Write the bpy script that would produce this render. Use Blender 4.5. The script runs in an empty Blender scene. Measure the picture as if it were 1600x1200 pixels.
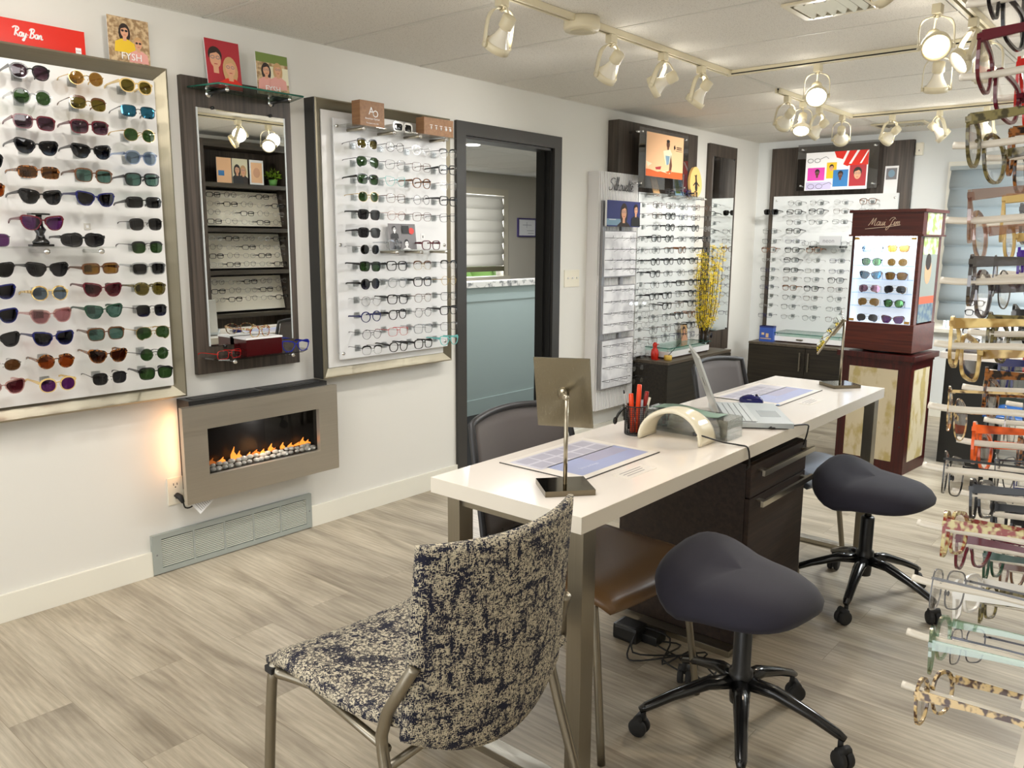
import bpy, bmesh, math, random
from math import pi, sin, cos, radians
from mathutils import Vector as V, Matrix

random.seed(7)
SC = bpy.context.scene
COL = SC.collection

# ------------------------------------------------------------------ camera, world, exposure
CZ, CX = 1.42, 3.315
H = 2.329                       # ceiling height
YF = 7.41                       # far wall
cam_d = bpy.data.cameras.new('camera')
cam = bpy.data.objects.new('camera', cam_d)
COL.objects.link(cam)
SC.camera = cam
cam_d.sensor_width = 36
cam_d.lens = 1277.16 / 1600 * 36
cam_d.clip_start = 0.02
yaw, pit, rol = .7034, -.17221, .00615
fw = V((-sin(yaw) * cos(pit), cos(yaw) * cos(pit), sin(pit)))
rt = fw.cross(V((0, 0, 1))).normalized()
up = rt.cross(fw)
r2 = cos(rol) * rt + sin(rol) * up
u2 = -sin(rol) * rt + cos(rol) * up
M = Matrix((r2, u2, -fw)).transposed().to_4x4()
M.translation = V((CX, 0, CZ))
cam.matrix_world = M

w = bpy.data.worlds.new('world')
SC.world = w
w.use_nodes = True
bg = w.node_tree.nodes['Background']
bg.inputs[0].default_value = (.96, .98, 1.0, 1)
bg.inputs[1].default_value = 3.0
vs = SC.view_settings
vs.view_transform = 'Standard'
vs.look = 'None'
vs.exposure = 0.10
vs.gamma = 1
vs.use_curve_mapping = False
SC.cycles.max_bounces = 8
SC.cycles.diffuse_bounces = 4
SC.cycles.glossy_bounces = 4
SC.cycles.transmission_bounces = 6
SC.cycles.transparent_max_bounces = 24
SC.cycles.sample_clamp_indirect = 6
SC.cycles.caustics_reflective = False
SC.cycles.caustics_refractive = False
SC.cycles.use_denoising = True

def light(name, kind, loc, energy, color=(1, .86, .68), aim=None, size=.08, spot=60, blend=.6, sy=None):
    d = bpy.data.lights.new(name, kind)
    d.energy = energy
    d.color = color
    if kind == 'AREA':
        d.shape = 'RECTANGLE'
        d.size = size
        d.size_y = sy or size
    elif kind == 'SPOT':
        d.shadow_soft_size = size
        d.spot_size = radians(spot)
        d.spot_blend = blend
    else:
        d.shadow_soft_size = size
    o = bpy.data.objects.new(name, d)
    COL.objects.link(o)
    o.location = loc
    if aim is not None:
        o.rotation_euler = V(aim).to_track_quat('-Z', 'Y').to_euler()
    return o

# added fill lights out of view: two near the camera, one far right
light('fill_light', 'AREA', (1.83, -.6, H - .03), 18, (1, .98, .96), (0, 0, -1), 1.1, sy=.55)
light('fill_light', 'AREA', (1.83, 1.2, H - .03), 16, (1, .98, .96), (0, 0, -1), 1.1, sy=.55)
light('fill_light', 'AREA', (3.1, 5.5, H - .03), 62, (.93, .98, 1), (0, 0, -1), .55, sy=1.1)
light('room_light', 'AREA', (-2.8, 6.5, H - .03), 130, (.97, .98, 1), (0, 0, -1), 1.1, sy=1.1)
light('corridor_light', 'AREA', (-.65, 5.2, H - .03), 26, (.95, .98, 1), (0, 0, -1), .5, sy=1.1)
light('daylight', 'AREA', (2.46, YF + .05, 1.37), 40, (.88, .94, 1), (0, -1, 0), 1.5, sy=1.2)
light('daylight', 'AREA', (-4.33, 8.0, 1.5), 30, (.86, .93, 1), (1, 0, 0), 1.3, sy=1.05)

# ------------------------------------------------------------------ materials
MATS = {}
def s2l(c):
    return tuple((x / 12.92 if x <= .04045 else ((x + .055) / 1.055) ** 2.4) for x in c)
def rgb(r, g, b):
    return s2l((r / 255, g / 255, b / 255))
def base(name):
    m = bpy.data.materials.new(name)
    m.use_nodes = True
    nt = m.node_tree
    return m, nt, nt.nodes['Principled BSDF']
def mat(name, c=(.8, .8, .8), rough=.5, metal=0, emit=None, es=0, spec=.5, coat=0, bump=0, bs=200, sheen=0):
    if name in MATS:
        return MATS[name]
    m, nt, p = base(name)
    p.inputs['Base Color'].default_value = (*c, 1)
    p.inputs['Roughness'].default_value = rough
    p.inputs['Metallic'].default_value = metal
    p.inputs['Specular IOR Level'].default_value = spec
    p.inputs['Coat Weight'].default_value = coat
    p.inputs['Sheen Weight'].default_value = sheen
    if emit:
        p.inputs['Emission Color'].default_value = (*emit, 1)
        p.inputs['Emission Strength'].default_value = es
    if bump:
        n = nt.nodes.new('ShaderNodeTexNoise')
        n.inputs['Scale'].default_value = bs
        b = nt.nodes.new('ShaderNodeBump')
        b.inputs['Strength'].default_value = bump
        b.inputs['Distance'].default_value = .002
        tc = nt.nodes.new('ShaderNodeTexCoord')
        nt.links.new(tc.outputs['Object'], n.inputs[0])
        nt.links.new(n.outputs[0], b.inputs['Height'])
        nt.links.new(b.outputs[0], p.inputs['Normal'])
    MATS[name] = m
    return m

def glassmat(name, tint=(1, 1, 1), clear=.9, rough=.0, gloss=.08, grad=None, mirror=None):
    """thin tinted sheet: see-through tint mixed with a reflection"""
    if name in MATS:
        return MATS[name]
    m = bpy.data.materials.new(name)
    m.use_nodes = True
    nt = m.node_tree
    nt.nodes.clear()
    out = nt.nodes.new('ShaderNodeOutputMaterial')
    tr = nt.nodes.new('ShaderNodeBsdfTransparent')
    tr.inputs[0].default_value = (*[t * clear for t in tint], 1)
    gl = nt.nodes.new('ShaderNodeBsdfGlossy')
    gl.inputs['Roughness'].default_value = rough
    gl.inputs[0].default_value = (*(mirror or (1, 1, 1)), 1)
    lw = nt.nodes.new('ShaderNodeLayerWeight')
    lw.inputs[0].default_value = .5
    fr = nt.nodes.new('ShaderNodeMath')
    fr.operation = 'POWER'
    fr.inputs[1].default_value = 4
    nt.links.new(lw.outputs['Facing'], fr.inputs[0])
    mp = nt.nodes.new('ShaderNodeMath')
    mp.operation = 'MULTIPLY_ADD'
    mp.inputs[1].default_value = .5
    mp.inputs[2].default_value = gloss
    mx = nt.nodes.new('ShaderNodeMixShader')
    nt.links.new(fr.outputs[0], mp.inputs[0])
    nt.links.new(mp.outputs[0], mx.inputs[0])
    nt.links.new(tr.outputs[0], mx.inputs[1])
    nt.links.new(gl.outputs[0], mx.inputs[2])
    nt.links.new(mx.outputs[0], out.inputs[0])
    if grad:
        tc = nt.nodes.new('ShaderNodeTexCoord')
        sx = nt.nodes.new('ShaderNodeSeparateXYZ')
        cr = nt.nodes.new('ShaderNodeValToRGB')
        mr = nt.nodes.new('ShaderNodeMapRange')
        mr.inputs['From Min'].default_value = -.022
        mr.inputs['From Max'].default_value = .016
        nt.links.new(tc.outputs['Object'], sx.inputs[0])
        nt.links.new(sx.outputs[2], mr.inputs[0])
        nt.links.new(mr.outputs[0], cr.inputs[0])
        cr.color_ramp.elements[0].color = (*grad, 1)
        cr.color_ramp.elements[1].color = (*[t * clear for t in tint], 1)
        nt.links.new(cr.outputs[0], tr.inputs[0])
    MATS[name] = m
    return m

def wood(name, c1, c2, axis='z', rough=.45, scale=1.0, spec=.4):
    if name in MATS:
        return MATS[name]
    m, nt, p = base(name)
    tc = nt.nodes.new('ShaderNodeTexCoord')
    mp = nt.nodes.new('ShaderNodeMapping')
    s = [60 * scale] * 3
    s['xyz'.index(axis)] = 2.0 * scale
    mp.inputs['Scale'].default_value = s
    n = nt.nodes.new('ShaderNodeTexNoise')
    n.inputs['Scale'].default_value = 1
    n.inputs['Detail'].default_value = 5
    n.inputs['Distortion'].default_value = .6
    cr = nt.nodes.new('ShaderNodeValToRGB')
    cr.color_ramp.elements[0].position = .32
    cr.color_ramp.elements[0].color = (*c1, 1)
    cr.color_ramp.elements[1].position = .68
    cr.color_ramp.elements[1].color = (*c2, 1)
    nt.links.new(tc.outputs['Object'], mp.inputs[0])
    nt.links.new(mp.outputs[0], n.inputs[0])
    nt.links.new(n.outputs[0], cr.inputs[0])
    nt.links.new(cr.outputs[0], p.inputs['Base Color'])
    p.inputs['Roughness'].default_value = rough
    p.inputs['Specular IOR Level'].default_value = spec
    MATS[name] = m
    return m

def brushed(name, c, axis='y', rough=.3, amp=.12):
    if name in MATS:
        return MATS[name]
    m, nt, p = base(name)
    tc = nt.nodes.new('ShaderNodeTexCoord')
    mp = nt.nodes.new('ShaderNodeMapping')
    s = [500] * 3
    s['xyz'.index(axis)] = 3
    mp.inputs['Scale'].default_value = s
    n = nt.nodes.new('ShaderNodeTexNoise')
    n.inputs['Scale'].default_value = 1
    n.inputs['Detail'].default_value = 3
    mr = nt.nodes.new('ShaderNodeMapRange')
    mr.inputs['To Min'].default_value = rough - amp
    mr.inputs['To Max'].default_value = rough + amp
    mc = nt.nodes.new('ShaderNodeMix')
    mc.data_type = 'RGBA'
    mc.inputs[6].default_value = (*[x * .78 for x in c], 1)
    mc.inputs[7].default_value = (*c, 1)
    nt.links.new(tc.outputs['Object'], mp.inputs[0])
    nt.links.new(mp.outputs[0], n.inputs[0])
    nt.links.new(n.outputs[0], mr.inputs[0])
    nt.links.new(n.outputs[0], mc.inputs[0])
    nt.links.new(mc.outputs[2], p.inputs['Base Color'])
    nt.links.new(mr.outputs[0], p.inputs['Roughness'])
    p.inputs['Metallic'].default_value = 1
    p.inputs['Anisotropic'].default_value = .5
    MATS[name] = m
    return m

def blotch(name, c1, c2, scale=300, p0=.45, p1=.55, rough=.6, sc3=None, detail=2, metal=0):
    if name in MATS:
        return MATS[name]
    m, nt, p = base(name)
    tc = nt.nodes.new('ShaderNodeTexCoord')
    mp = nt.nodes.new('ShaderNodeMapping')
    mp.inputs['Scale'].default_value = sc3 or (1, 1, 1)
    n = nt.nodes.new('ShaderNodeTexNoise')
    n.inputs['Scale'].default_value = scale
    n.inputs['Detail'].default_value = detail
    cr = nt.nodes.new('ShaderNodeValToRGB')
    cr.color_ramp.elements[0].position = p0
    cr.color_ramp.elements[0].color = (*c1, 1)
    cr.color_ramp.elements[1].position = p1
    cr.color_ramp.elements[1].color = (*c2, 1)
    nt.links.new(tc.outputs['Object'], mp.inputs[0])
    nt.links.new(mp.outputs[0], n.inputs[0])
    nt.links.new(n.outputs[0], cr.inputs[0])
    nt.links.new(cr.outputs[0], p.inputs['Base Color'])
    p.inputs['Roughness'].default_value = rough
    p.inputs['Metallic'].default_value = metal
    MATS[name] = m
    return m

def floor_mat():
    m, nt, p = base('vinyl_planks')
    N = nt.nodes.new
    L = nt.links.new
    tc = N('ShaderNodeTexCoord')
    br = N('ShaderNodeTexBrick')
    br.offset = .37
    br.inputs['Scale'].default_value = 1
    br.inputs['Brick Width'].default_value = 1.22
    br.inputs['Row Height'].default_value = .18
    br.inputs['Mortar Size'].default_value = .0009
    br.inputs['Mortar Smooth'].default_value = .3
    br.inputs['Color1'].default_value = (0, 0, 0, 1)
    br.inputs['Color2'].default_value = (1, 1, 1, 1)
    br.inputs['Mortar'].default_value = (.3, .3, .3, 1)
    L(tc.outputs['Object'], br.inputs[0])
    ad = N('ShaderNodeVectorMath')
    ad.operation = 'MULTIPLY_ADD'
    ad.inputs[1].default_value = (7, 3, 5)
    L(br.outputs['Color'], ad.inputs[0])
    L(tc.outputs['Object'], ad.inputs[2])
    def noise(sc, det, dist=0, rough=.5):
        mp = N('ShaderNodeMapping')
        mp.inputs['Scale'].default_value = sc
        n = N('ShaderNodeTexNoise')
        n.inputs['Scale'].default_value = 1
        n.inputs['Detail'].default_value = det
        n.inputs['Distortion'].default_value = dist
        n.inputs['Roughness'].default_value = rough
        L(ad.outputs[0], mp.inputs[0])
        L(mp.outputs[0], n.inputs[0])
        return n
    a = noise((1.5, 7, 1), 5, .8)
    b = noise((6, 110, 1), 6, .3, .7)
    # cathedral grain
    mp = N('ShaderNodeMapping')
    mp.inputs['Scale'].default_value = (.9, 6, 1)
    wv = N('ShaderNodeTexWave')
    wv.wave_type = 'RINGS'
    wv.rings_direction = 'Z'
    wv.inputs['Scale'].default_value = 2.2
    wv.inputs['Distortion'].default_value = 9
    wv.inputs['Detail'].default_value = 3
    wv.inputs['Detail Scale'].default_value = .8
    L(ad.outputs[0], mp.inputs[0])
    L(mp.outputs[0], wv.inputs[0])
    def mix(f, x, y, blend='MIX', fac=None):
        q = N('ShaderNodeMix')
        q.data_type = 'RGBA'
        q.blend_type = blend
        if fac is None:
            L(f, q.inputs[0])
        else:
            q.inputs[0].default_value = fac
        for i, s in ((6, x), (7, y)):
            if isinstance(s, tuple):
                q.inputs[i].default_value = (*s, 1)
            else:
                L(s, q.inputs[i])
        return q.outputs[2]
    cr = N('ShaderNodeValToRGB')
    e = cr.color_ramp.elements
    e[0].position, e[0].color = .30, (*rgb(148, 138, 122), 1)
    e[1].position, e[1].color = .70, (*rgb(202, 193, 175), 1)
    x = e.new(.5)
    x.color = (*rgb(182, 172, 154), 1)
    L(a.outputs[0], cr.inputs[0])
    cb = N('ShaderNodeValToRGB')
    cb.color_ramp.elements[0].position, cb.color_ramp.elements[0].color = .34, (.68, .66, .63, 1)
    cb.color_ramp.elements[1].position, cb.color_ramp.elements[1].color = .68, (1.06, 1.06, 1.06, 1)
    L(b.outputs[0], cb.inputs[0])
    c1 = mix(None, cr.outputs[0], cb.outputs[0], 'MULTIPLY', .75)
    cw = N('ShaderNodeValToRGB')
    cw.color_ramp.elements[0].position, cw.color_ramp.elements[0].color = .0, (.86, .85, .83, 1)
    cw.color_ramp.elements[1].position, cw.color_ramp.elements[1].color = .95, (1.1, 1.09, 1.07, 1)
    L(wv.outputs[0], cw.inputs[0])
    c2 = mix(None, c1, cw.outputs[0], 'MULTIPLY', .55)
    cp = N('ShaderNodeValToRGB')
    cp.color_ramp.elements[0].color = (.92, .92, .92, 1)
    cp.color_ramp.elements[1].color = (1.08, 1.07, 1.04, 1)
    L(br.outputs['Color'], cp.inputs[0])
    c3 = mix(None, c2, cp.outputs[0], 'MULTIPLY', .6)
    c4 = mix(br.outputs['Fac'], c3, rgb(140, 129, 110))
    L(c4, p.inputs['Base Color'])
    p.inputs['Roughness'].default_value = .42
    p.inputs['Specular IOR Level'].default_value = .35
    bp = N('ShaderNodeBump')
    bp.inputs['Strength'].default_value = .15
    bp.inputs['Distance'].default_value = .001
    L(b.outputs[0], bp.inputs['Height'])
    L(bp.outputs[0], p.inputs['Normal'])
    return m

def fabric_mat():
    """navy and cream woven upholstery: broken grid of cream weave over navy patches"""
    m, nt, p = base('woven_upholstery')
    N = nt.nodes.new
    L = nt.links.new
    tc = N('ShaderNodeTexCoord')
    def noise(sc, det=2, dist=0):
        mp = N('ShaderNodeMapping')
        mp.inputs['Scale'].default_value = sc
        n = N('ShaderNodeTexNoise')
        n.inputs['Scale'].default_value = 1
        n.inputs['Detail'].default_value = det
        n.inputs['Distortion'].default_value = dist
        L(tc.outputs['Object'], mp.inputs[0])
        L(mp.outputs[0], n.inputs[0])
        return n.outputs[0]
    def math_(op, a, b):
        q = N('ShaderNodeMath')
        q.operation = op
        for i, s in enumerate((a, b)):
            if isinstance(s, (int, float)):
                q.inputs[i].default_value = s
            else:
                L(s, q.inputs[i])
        return q.outputs[0]
    big = math_('MINIMUM', noise((18, 18, 62), 1), noise((62, 62, 18), 1))
    big = math_('ADD', big, .06)
    mid = noise((120, 120, 120), 2)
    h1 = noise((150, 150, 620), 1)
    h2 = noise((620, 620, 150), 1)
    fine = math_('MAXIMUM', h1, h2)
    s = math_('ADD', math_('MULTIPLY', math_('MINIMUM', big, .54), 1.7), math_('MULTIPLY', mid, .7))
    s = math_('ADD', s, math_('MULTIPLY', fine, 2.3))
    cr = N('ShaderNodeValToRGB')
    cr.color_ramp.elements[0].position, cr.color_ramp.elements[0].color = .0, (*rgb(14, 17, 40), 1)
    cr.color_ramp.elements[1].position, cr.color_ramp.elements[1].color = 1., (*rgb(196, 186, 162), 1)
    mr = N('ShaderNodeMapRange')
    mr.inputs['From Min'].default_value = 2.50
    mr.inputs['From Max'].default_value = 2.53
    L(s, mr.inputs[0])
    L(mr.outputs[0], cr.inputs[0])
    L(cr.outputs[0], p.inputs['Base Color'])
    p.inputs['Roughness'].default_value = .9
    bp = N('ShaderNodeBump')
    bp.inputs['Strength'].default_value = .4
    bp.inputs['Distance'].default_value = .001
    L(s, bp.inputs['Height'])
    L(bp.outputs[0], p.inputs['Normal'])
    return m

WALL = mat('cream_wall_paint', rgb(224, 222, 215), .6, bump=.08, bs=350)
WALLF = mat('cool_wall_paint', rgb(224, 227, 226), .6, bump=.08, bs=350)
TRIM = mat('white_trim', rgb(232, 229, 216), .35)
TILE = blotch('ceiling_tile', rgb(150, 142, 130), rgb(230, 226, 217), 300, .28, .37, .9, detail=1)
TGRID = mat('ceiling_grid', rgb(222, 218, 208), .5)
DARK = mat('dark_gap', (.01, .01, .01), .9)
CHAR = mat('charcoal_trim', rgb(54, 52, 50), .35)
JAMB = mat('black_jamb', rgb(12, 12, 11), .5)
WGREY = wood('grey_brown_wood', rgb(50, 43, 37), rgb(84, 74, 65), 'z', .45)
WGREYH = wood('grey_brown_wood_across', rgb(40, 35, 28), rgb(68, 60, 48), 'y', .45)
WCHERRY = wood('cherry_wood', rgb(44, 8, 8), rgb(76, 20, 16), 'z', .3)
WCHERRYH = wood('cherry_wood_across', rgb(60, 18, 10), rgb(96, 36, 20), 'x', .3)
WESP = wood('espresso_wood', rgb(34, 24, 18), rgb(54, 40, 32), 'y', .5)
OAKC = wood('light_oak', rgb(138, 100, 70), rgb(160, 120, 84), 'x', .5)
STEEL = brushed('brushed_steel', rgb(216, 208, 194), 'y', .44)
LEGS = brushed('brushed_leg_metal', rgb(160, 153, 138), 'z', .35, .08)
NICKEL = mat('satin_nickel', rgb(176, 168, 150), .28, 1)
CHROME = mat('chrome', (.85, .85, .85), .08, 1)
PEWTER = brushed('hammered_pewter_frame', rgb(150, 143, 124), 'z', .42, .1)
PEWTERH = brushed('hammered_pewter_rail', rgb(184, 178, 160), 'y', .42, .1)
WHITEB = mat('white_display_board', rgb(228, 227, 224), .3)
FROST = mat('frosted_board', rgb(208, 212, 212), .35)
WLAM = mat('white_laminate', rgb(240, 232, 222), .12, spec=.5)
WLAME = mat('white_laminate_edge', rgb(226, 219, 205), .3)
WPLAS = mat('white_plastic', rgb(232, 226, 208), .3)
LAMPW = mat('cream_lamp_enamel', rgb(222, 212, 182), .35)
BLACK = mat('black_plastic', (.012, .012, .012), .35)
BLACKG = mat('black_gloss', (.008, .008, .008), .08)
RUBBER = mat('rubber', (.015, .015, .015), .7)
MIRROR = mat('mirror_silver', (.93, .95, .93), .0, 1)
MESH = mat('grey_mesh', rgb(98, 92, 90), .8, sheen=.3)
BROWNL = mat('brown_leather', rgb(108, 80, 50), .36, bump=.15, bs=300)
LREFLECT = mat('leather_blue_reflection', rgb(74, 80, 92), .4, bump=.15, bs=300)  # blue grey puts a screen reflection into the seat leather colour
STOOLF = mat('dark_blue_fabric', rgb(30, 28, 42), .85, sheen=.10, bump=.2, bs=900)
CLEAR = glassmat('clear_acrylic', (.97, .98, .97), .93, 0, .05)
GLASSG = glassmat('green_edge_glass', (.72, .86, .80), .86, 0, .10)
GEDGE = mat('glass_edge_green', rgb(30, 100, 84), .1)
def translucent(name, c, k):
    m = mat(name, c, .85, bump=.2, bs=500)
    nt = m.node_tree
    t_ = nt.nodes.new('ShaderNodeBsdfTranslucent')
    t_.inputs[0].default_value = (*c, 1)
    mx = nt.nodes.new('ShaderNodeMixShader')
    mx.inputs[0].default_value = k
    nt.links.new(nt.nodes['Principled BSDF'].outputs[0], mx.inputs[1])
    nt.links.new(t_.outputs[0], mx.inputs[2])
    nt.links.new(mx.outputs[0], nt.nodes['Material Output'].inputs[0])
    return m
SHADEM = translucent('roman_shade_linen', rgb(186, 194, 196), .35)
SHADE2 = translucent('roman_shade_grey', rgb(190, 186, 178), .45)
WHITE = mat('print_white', (.85, .85, .85), .5)
RED = mat('print_red', rgb(214, 40, 22), .4)
DKRED = mat('print_dark_red', rgb(168, 40, 50), .5)
MGRN = mat('leaf_green', rgb(70, 120, 30), .6)
YEL = mat('forsythia_yellow', rgb(236, 208, 30), .6)
TWIG = mat('twig_brown', rgb(70, 50, 22), .8)

# ------------------------------------------------------------------ mesh builder
class MB:
    def __init__(s):
        s.v, s.f, s.m, s.sm = [], [], [], []
    def add(s, vs, fs, m=0, smooth=False):
        o = len(s.v)
        s.v += [tuple(x) for x in vs]
        for f in fs:
            s.f.append([i + o for i in f])
            s.m.append(m)
            s.sm.append(smooth)
        return s
    def box(s, x0, x1, y0, y1, z0, z1, m=0, bev=0):
        if x0 > x1: x0, x1 = x1, x0
        if y0 > y1: y0, y1 = y1, y0
        if z0 > z1: z0, z1 = z1, z0
        b = min(bev, (x1 - x0) * .49, (y1 - y0) * .49, (z1 - z0) * .49)
        if b <= 0:
            vs = [(x, y, z) for x in (x0, x1) for y in (y0, y1) for z in (z0, z1)]
            fs = [(0, 1, 3, 2), (4, 6, 7, 5), (0, 4, 5, 1), (2, 3, 7, 6), (0, 2, 6, 4), (1, 5, 7, 3)]
            return s.add(vs, fs, m)
        bm = bmesh.new()
        bmesh.ops.create_cube(bm, size=1)
        for v in bm.verts:
            v.co = V(((x0 + x1) / 2 + v.co.x * (x1 - x0), (y0 + y1) / 2 + v.co.y * (y1 - y0), (z0 + z1) / 2 + v.co.z * (z1 - z0)))
        bmesh.ops.bevel(bm, geom=bm.edges[:], offset=b, segments=2, affect='EDGES', profile=.7)
        bm.verts.index_update()
        s.add([v.co[:] for v in bm.verts], [[v.index for v in f.verts] for f in bm.faces], m)
        bm.free()
        return s
    def obox(s, c, ax, ay, az, hx, hy, hz, m=0):
        c, ax, ay, az = V(c), V(ax).normalized(), V(ay).normalized(), V(az).normalized()
        vs = [c + ax * hx * i + ay * hy * j + az * hz * k for i in (-1, 1) for j in (-1, 1) for k in (-1, 1)]
        return s.add(vs, [(0, 1, 3, 2), (4, 6, 7, 5), (0, 4, 5, 1), (2, 3, 7, 6), (0, 2, 6, 4), (1, 5, 7, 3)], m)
    def tube(s, pts, r, n=8, m=0, closed=False, smooth=True, flat=1.0, upv=None):
        pts = [V(p) for p in pts]
        N = len(pts)
        rs = r if isinstance(r, (list, tuple)) else [r] * N
        rings = []
        pn = None
        for i, p in enumerate(pts):
            if closed:
                t = (pts[(i + 1) % N] - pts[i - 1]).normalized()
            else:
                t = (pts[min(i + 1, N - 1)] - pts[max(i - 1, 0)]).normalized()
            if upv is not None:
                a = t.cross(V(upv))
                a = a.normalized() if a.length > 1e-6 else t.orthogonal().normalized()
            elif pn is None:
                a = t.orthogonal().normalized()
            else:
                a = (pn - t * pn.dot(t))
                a = a.normalized() if a.length > 1e-6 else t.orthogonal().normalized()
            pn = a
            b = t.cross(a)
            rings.append([p + a * cos(2 * pi * k / n) * rs[i] + b * sin(2 * pi * k / n) * rs[i] * flat for k in range(n)])
        vs = [q for g in rings for q in g]
        fs = []
        for i in range(N if closed else N - 1):
            j = (i + 1) % N
            for k in range(n):
                l = (k + 1) % n
                fs.append((i * n + k, i * n + l, j * n + l, j * n + k))
        if not closed:
            fs.append(list(range(n))[::-1])
            fs.append([(N - 1) * n + k for k in range(n)])
        return s.add(vs, fs, m, smooth)
    def cyl(s, a, b, r, n=16, m=0, r2=None):
        return s.tube([a, b], [r, r if r2 is None else r2], n, m)
    def lathe(s, prof, o=(0, 0, 0), d=(0, 0, 1), n=24, m=0, cap=True):
        o, d = V(o), V(d).normalized()
        a = d.orthogonal().normalized()
        b = d.cross(a)
        vs = [o + d * h + (a * cos(2 * pi * k / n) + b * sin(2 * pi * k / n)) * max(r, 1e-5) for r, h in prof for k in range(n)]
        fs = []
        for i in range(len(prof) - 1):
            for k in range(n):
                l = (k + 1) % n
                fs.append((i * n + k, i * n + l, (i + 1) * n + l, (i + 1) * n + k))
        if cap:
            fs.append(list(range(n))[::-1])
            fs.append([(len(prof) - 1) * n + k for k in range(n)])
        return s.add(vs, fs, m, True)
    def ball(s, c, r, m=0, n=10, sc=(1, 1, 1)):
        c = V(c)
        vs, fs = [], []
        k = n // 2
        for i in range(k + 1):
            t = pi * i / k
            for j in range(n):
                p = 2 * pi * j / n
                vs.append((c.x + r * sc[0] * sin(t) * cos(p), c.y + r * sc[1] * sin(t) * sin(p), c.z + r * sc[2] * cos(t)))
        for i in range(k):
            for j in range(n):
                l = (j + 1) % n
                fs.append((i * n + j, (i + 1) * n + j, (i + 1) * n + l, i * n + l))
        return s.add(vs, fs, m, True)
    def prism(s, poly, o, R, U, th, m=0, smooth=False):
        """outline in (R, U) axes at o, extruded th along R x U"""
        o, R, U = V(o), V(R).normalized(), V(U).normalized()
        Nn = R.cross(U)
        n = len(poly)
        vs = [o + R * x + U * y for x, y in poly] + [o + R * x + U * y + Nn * th for x, y in poly]
        fs = [list(range(n))[::-1], list(range(n, 2 * n))]
        fs += [(i, (i + 1) % n, n + (i + 1) % n, n + i) for i in range(n)]
        return s.add(vs, fs, m, smooth)
    def sheet(s, f, nu, nv, th, m=0, rnd=8, edge=.15):
        """closed slab around the surface f(u,v); thickness th tapers at the rim"""
        P = [[V(f(i / nu, j / nv)) for j in range(nv + 1)] for i in range(nu + 1)]
        top, bot = [], []
        for i in range(nu + 1):
            for j in range(nv + 1):
                a = P[min(i + 1, nu)][j] - P[max(i - 1, 0)][j]
                b = P[i][min(j + 1, nv)] - P[i][max(j - 1, 0)]
                n = a.cross(b)
                n = n.normalized() if n.length > 1e-9 else V((0, 0, 1))
                e = max(abs(2 * i / nu - 1), abs(2 * j / nv - 1))
                t = th / 2 * max(edge, (max(0, 1 - e ** rnd)) ** .5)
                top.append(P[i][j] + n * t)
                bot.append(P[i][j] - n * t)
        w_ = nv + 1
        K = len(top)
        fs = []
        for i in range(nu):
            for j in range(nv):
                q = (i * w_ + j, (i + 1) * w_ + j, (i + 1) * w_ + j + 1, i * w_ + j + 1)
                fs.append(q)
                fs.append(tuple(K + x for x in q[::-1]))
        rim = [i * w_ for i in range(nu + 1)] + [nu * w_ + j for j in range(1, nv + 1)] + [i * w_ + nv for i in range(nu - 1, -1, -1)] + [j for j in range(nv - 1, 0, -1)]
        for a, b in zip(rim, rim[1:] + rim[:1]):
            fs.append((b, a, K + a, K + b))
        return s.add(top + bot, fs, m, True)
    def mesh(s, name, mats, off=V((0, 0, 0))):
        me = bpy.data.meshes.new(name)
        me.from_pydata([(v[0] - off[0], v[1] - off[1], v[2] - off[2]) for v in s.v], [], s.f)
        for x in (mats if isinstance(mats, (list, tuple)) else [mats]):
            me.materials.append(x)
        me.polygons.foreach_set('material_index', s.m)
        me.polygons.foreach_set('use_smooth', s.sm)
        me.update()
        return me
    def build(s, name, mats, parent=None, local=False, label=None, kind=None):
        off = V((0, 0, 0))
        if parent is not None and not local:
            off = root_loc(parent)
        o = bpy.data.objects.new(name, s.mesh(name, mats, off))
        COL.objects.link(o)
        if parent is not None:
            o.parent = parent
        if label: o['label'] = label
        if kind: o['kind'] = kind
        return o

def root_loc(o):
    l = V(o.location)
    while o.parent:
        o = o.parent
        l = l + V(o.location)
    return l
def thing(name, label, cat, loc=(0, 0, 0), rotz=0, group=None):
    o = bpy.data.objects.new(name, None)
    COL.objects.link(o)
    o.empty_display_size = .05
    o.location = loc
    o.rotation_euler = (0, 0, rotz)
    o['label'] = label
    o['category'] = cat
    if group: o['group'] = group
    return o
def tag(o, label, cat, group=None):
    o['label'] = label
    o['category'] = cat
    if group: o['group'] = group
    return o
def struct(name, mb, m):
    return mb.build(name, m, kind='structure')
def single(name, mb, m, label, cat, group=None, base_=None):
    """a thing that is one mesh; origin put at base_"""
    o = bpy.data.objects.new(name, mb.mesh(name, m, V(base_ or (0, 0, 0))))
    COL.objects.link(o)
    if base_: o.location = base_
    return tag(o, label, cat, group)
def dup(root, loc, rotz=0, label=None, group=None, rot=None):
    r = root.copy()
    COL.objects.link(r)
    r.location = loc
    r.rotation_euler = rot if rot else (0, 0, rotz)
    if label: r['label'] = label
    if group: r['group'] = group
    for ch in list(root.children):
        c = ch.copy()
        COL.objects.link(c)
        c.parent = r
        for g in list(ch.children):
            d = g.copy()
            COL.objects.link(d)
            d.parent = c
    return r
def pcopy(o, parent, delta):
    c = o.copy()
    COL.objects.link(c)
    c.parent = parent
    c.location = V(o.location) + V(delta)
    return c
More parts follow.
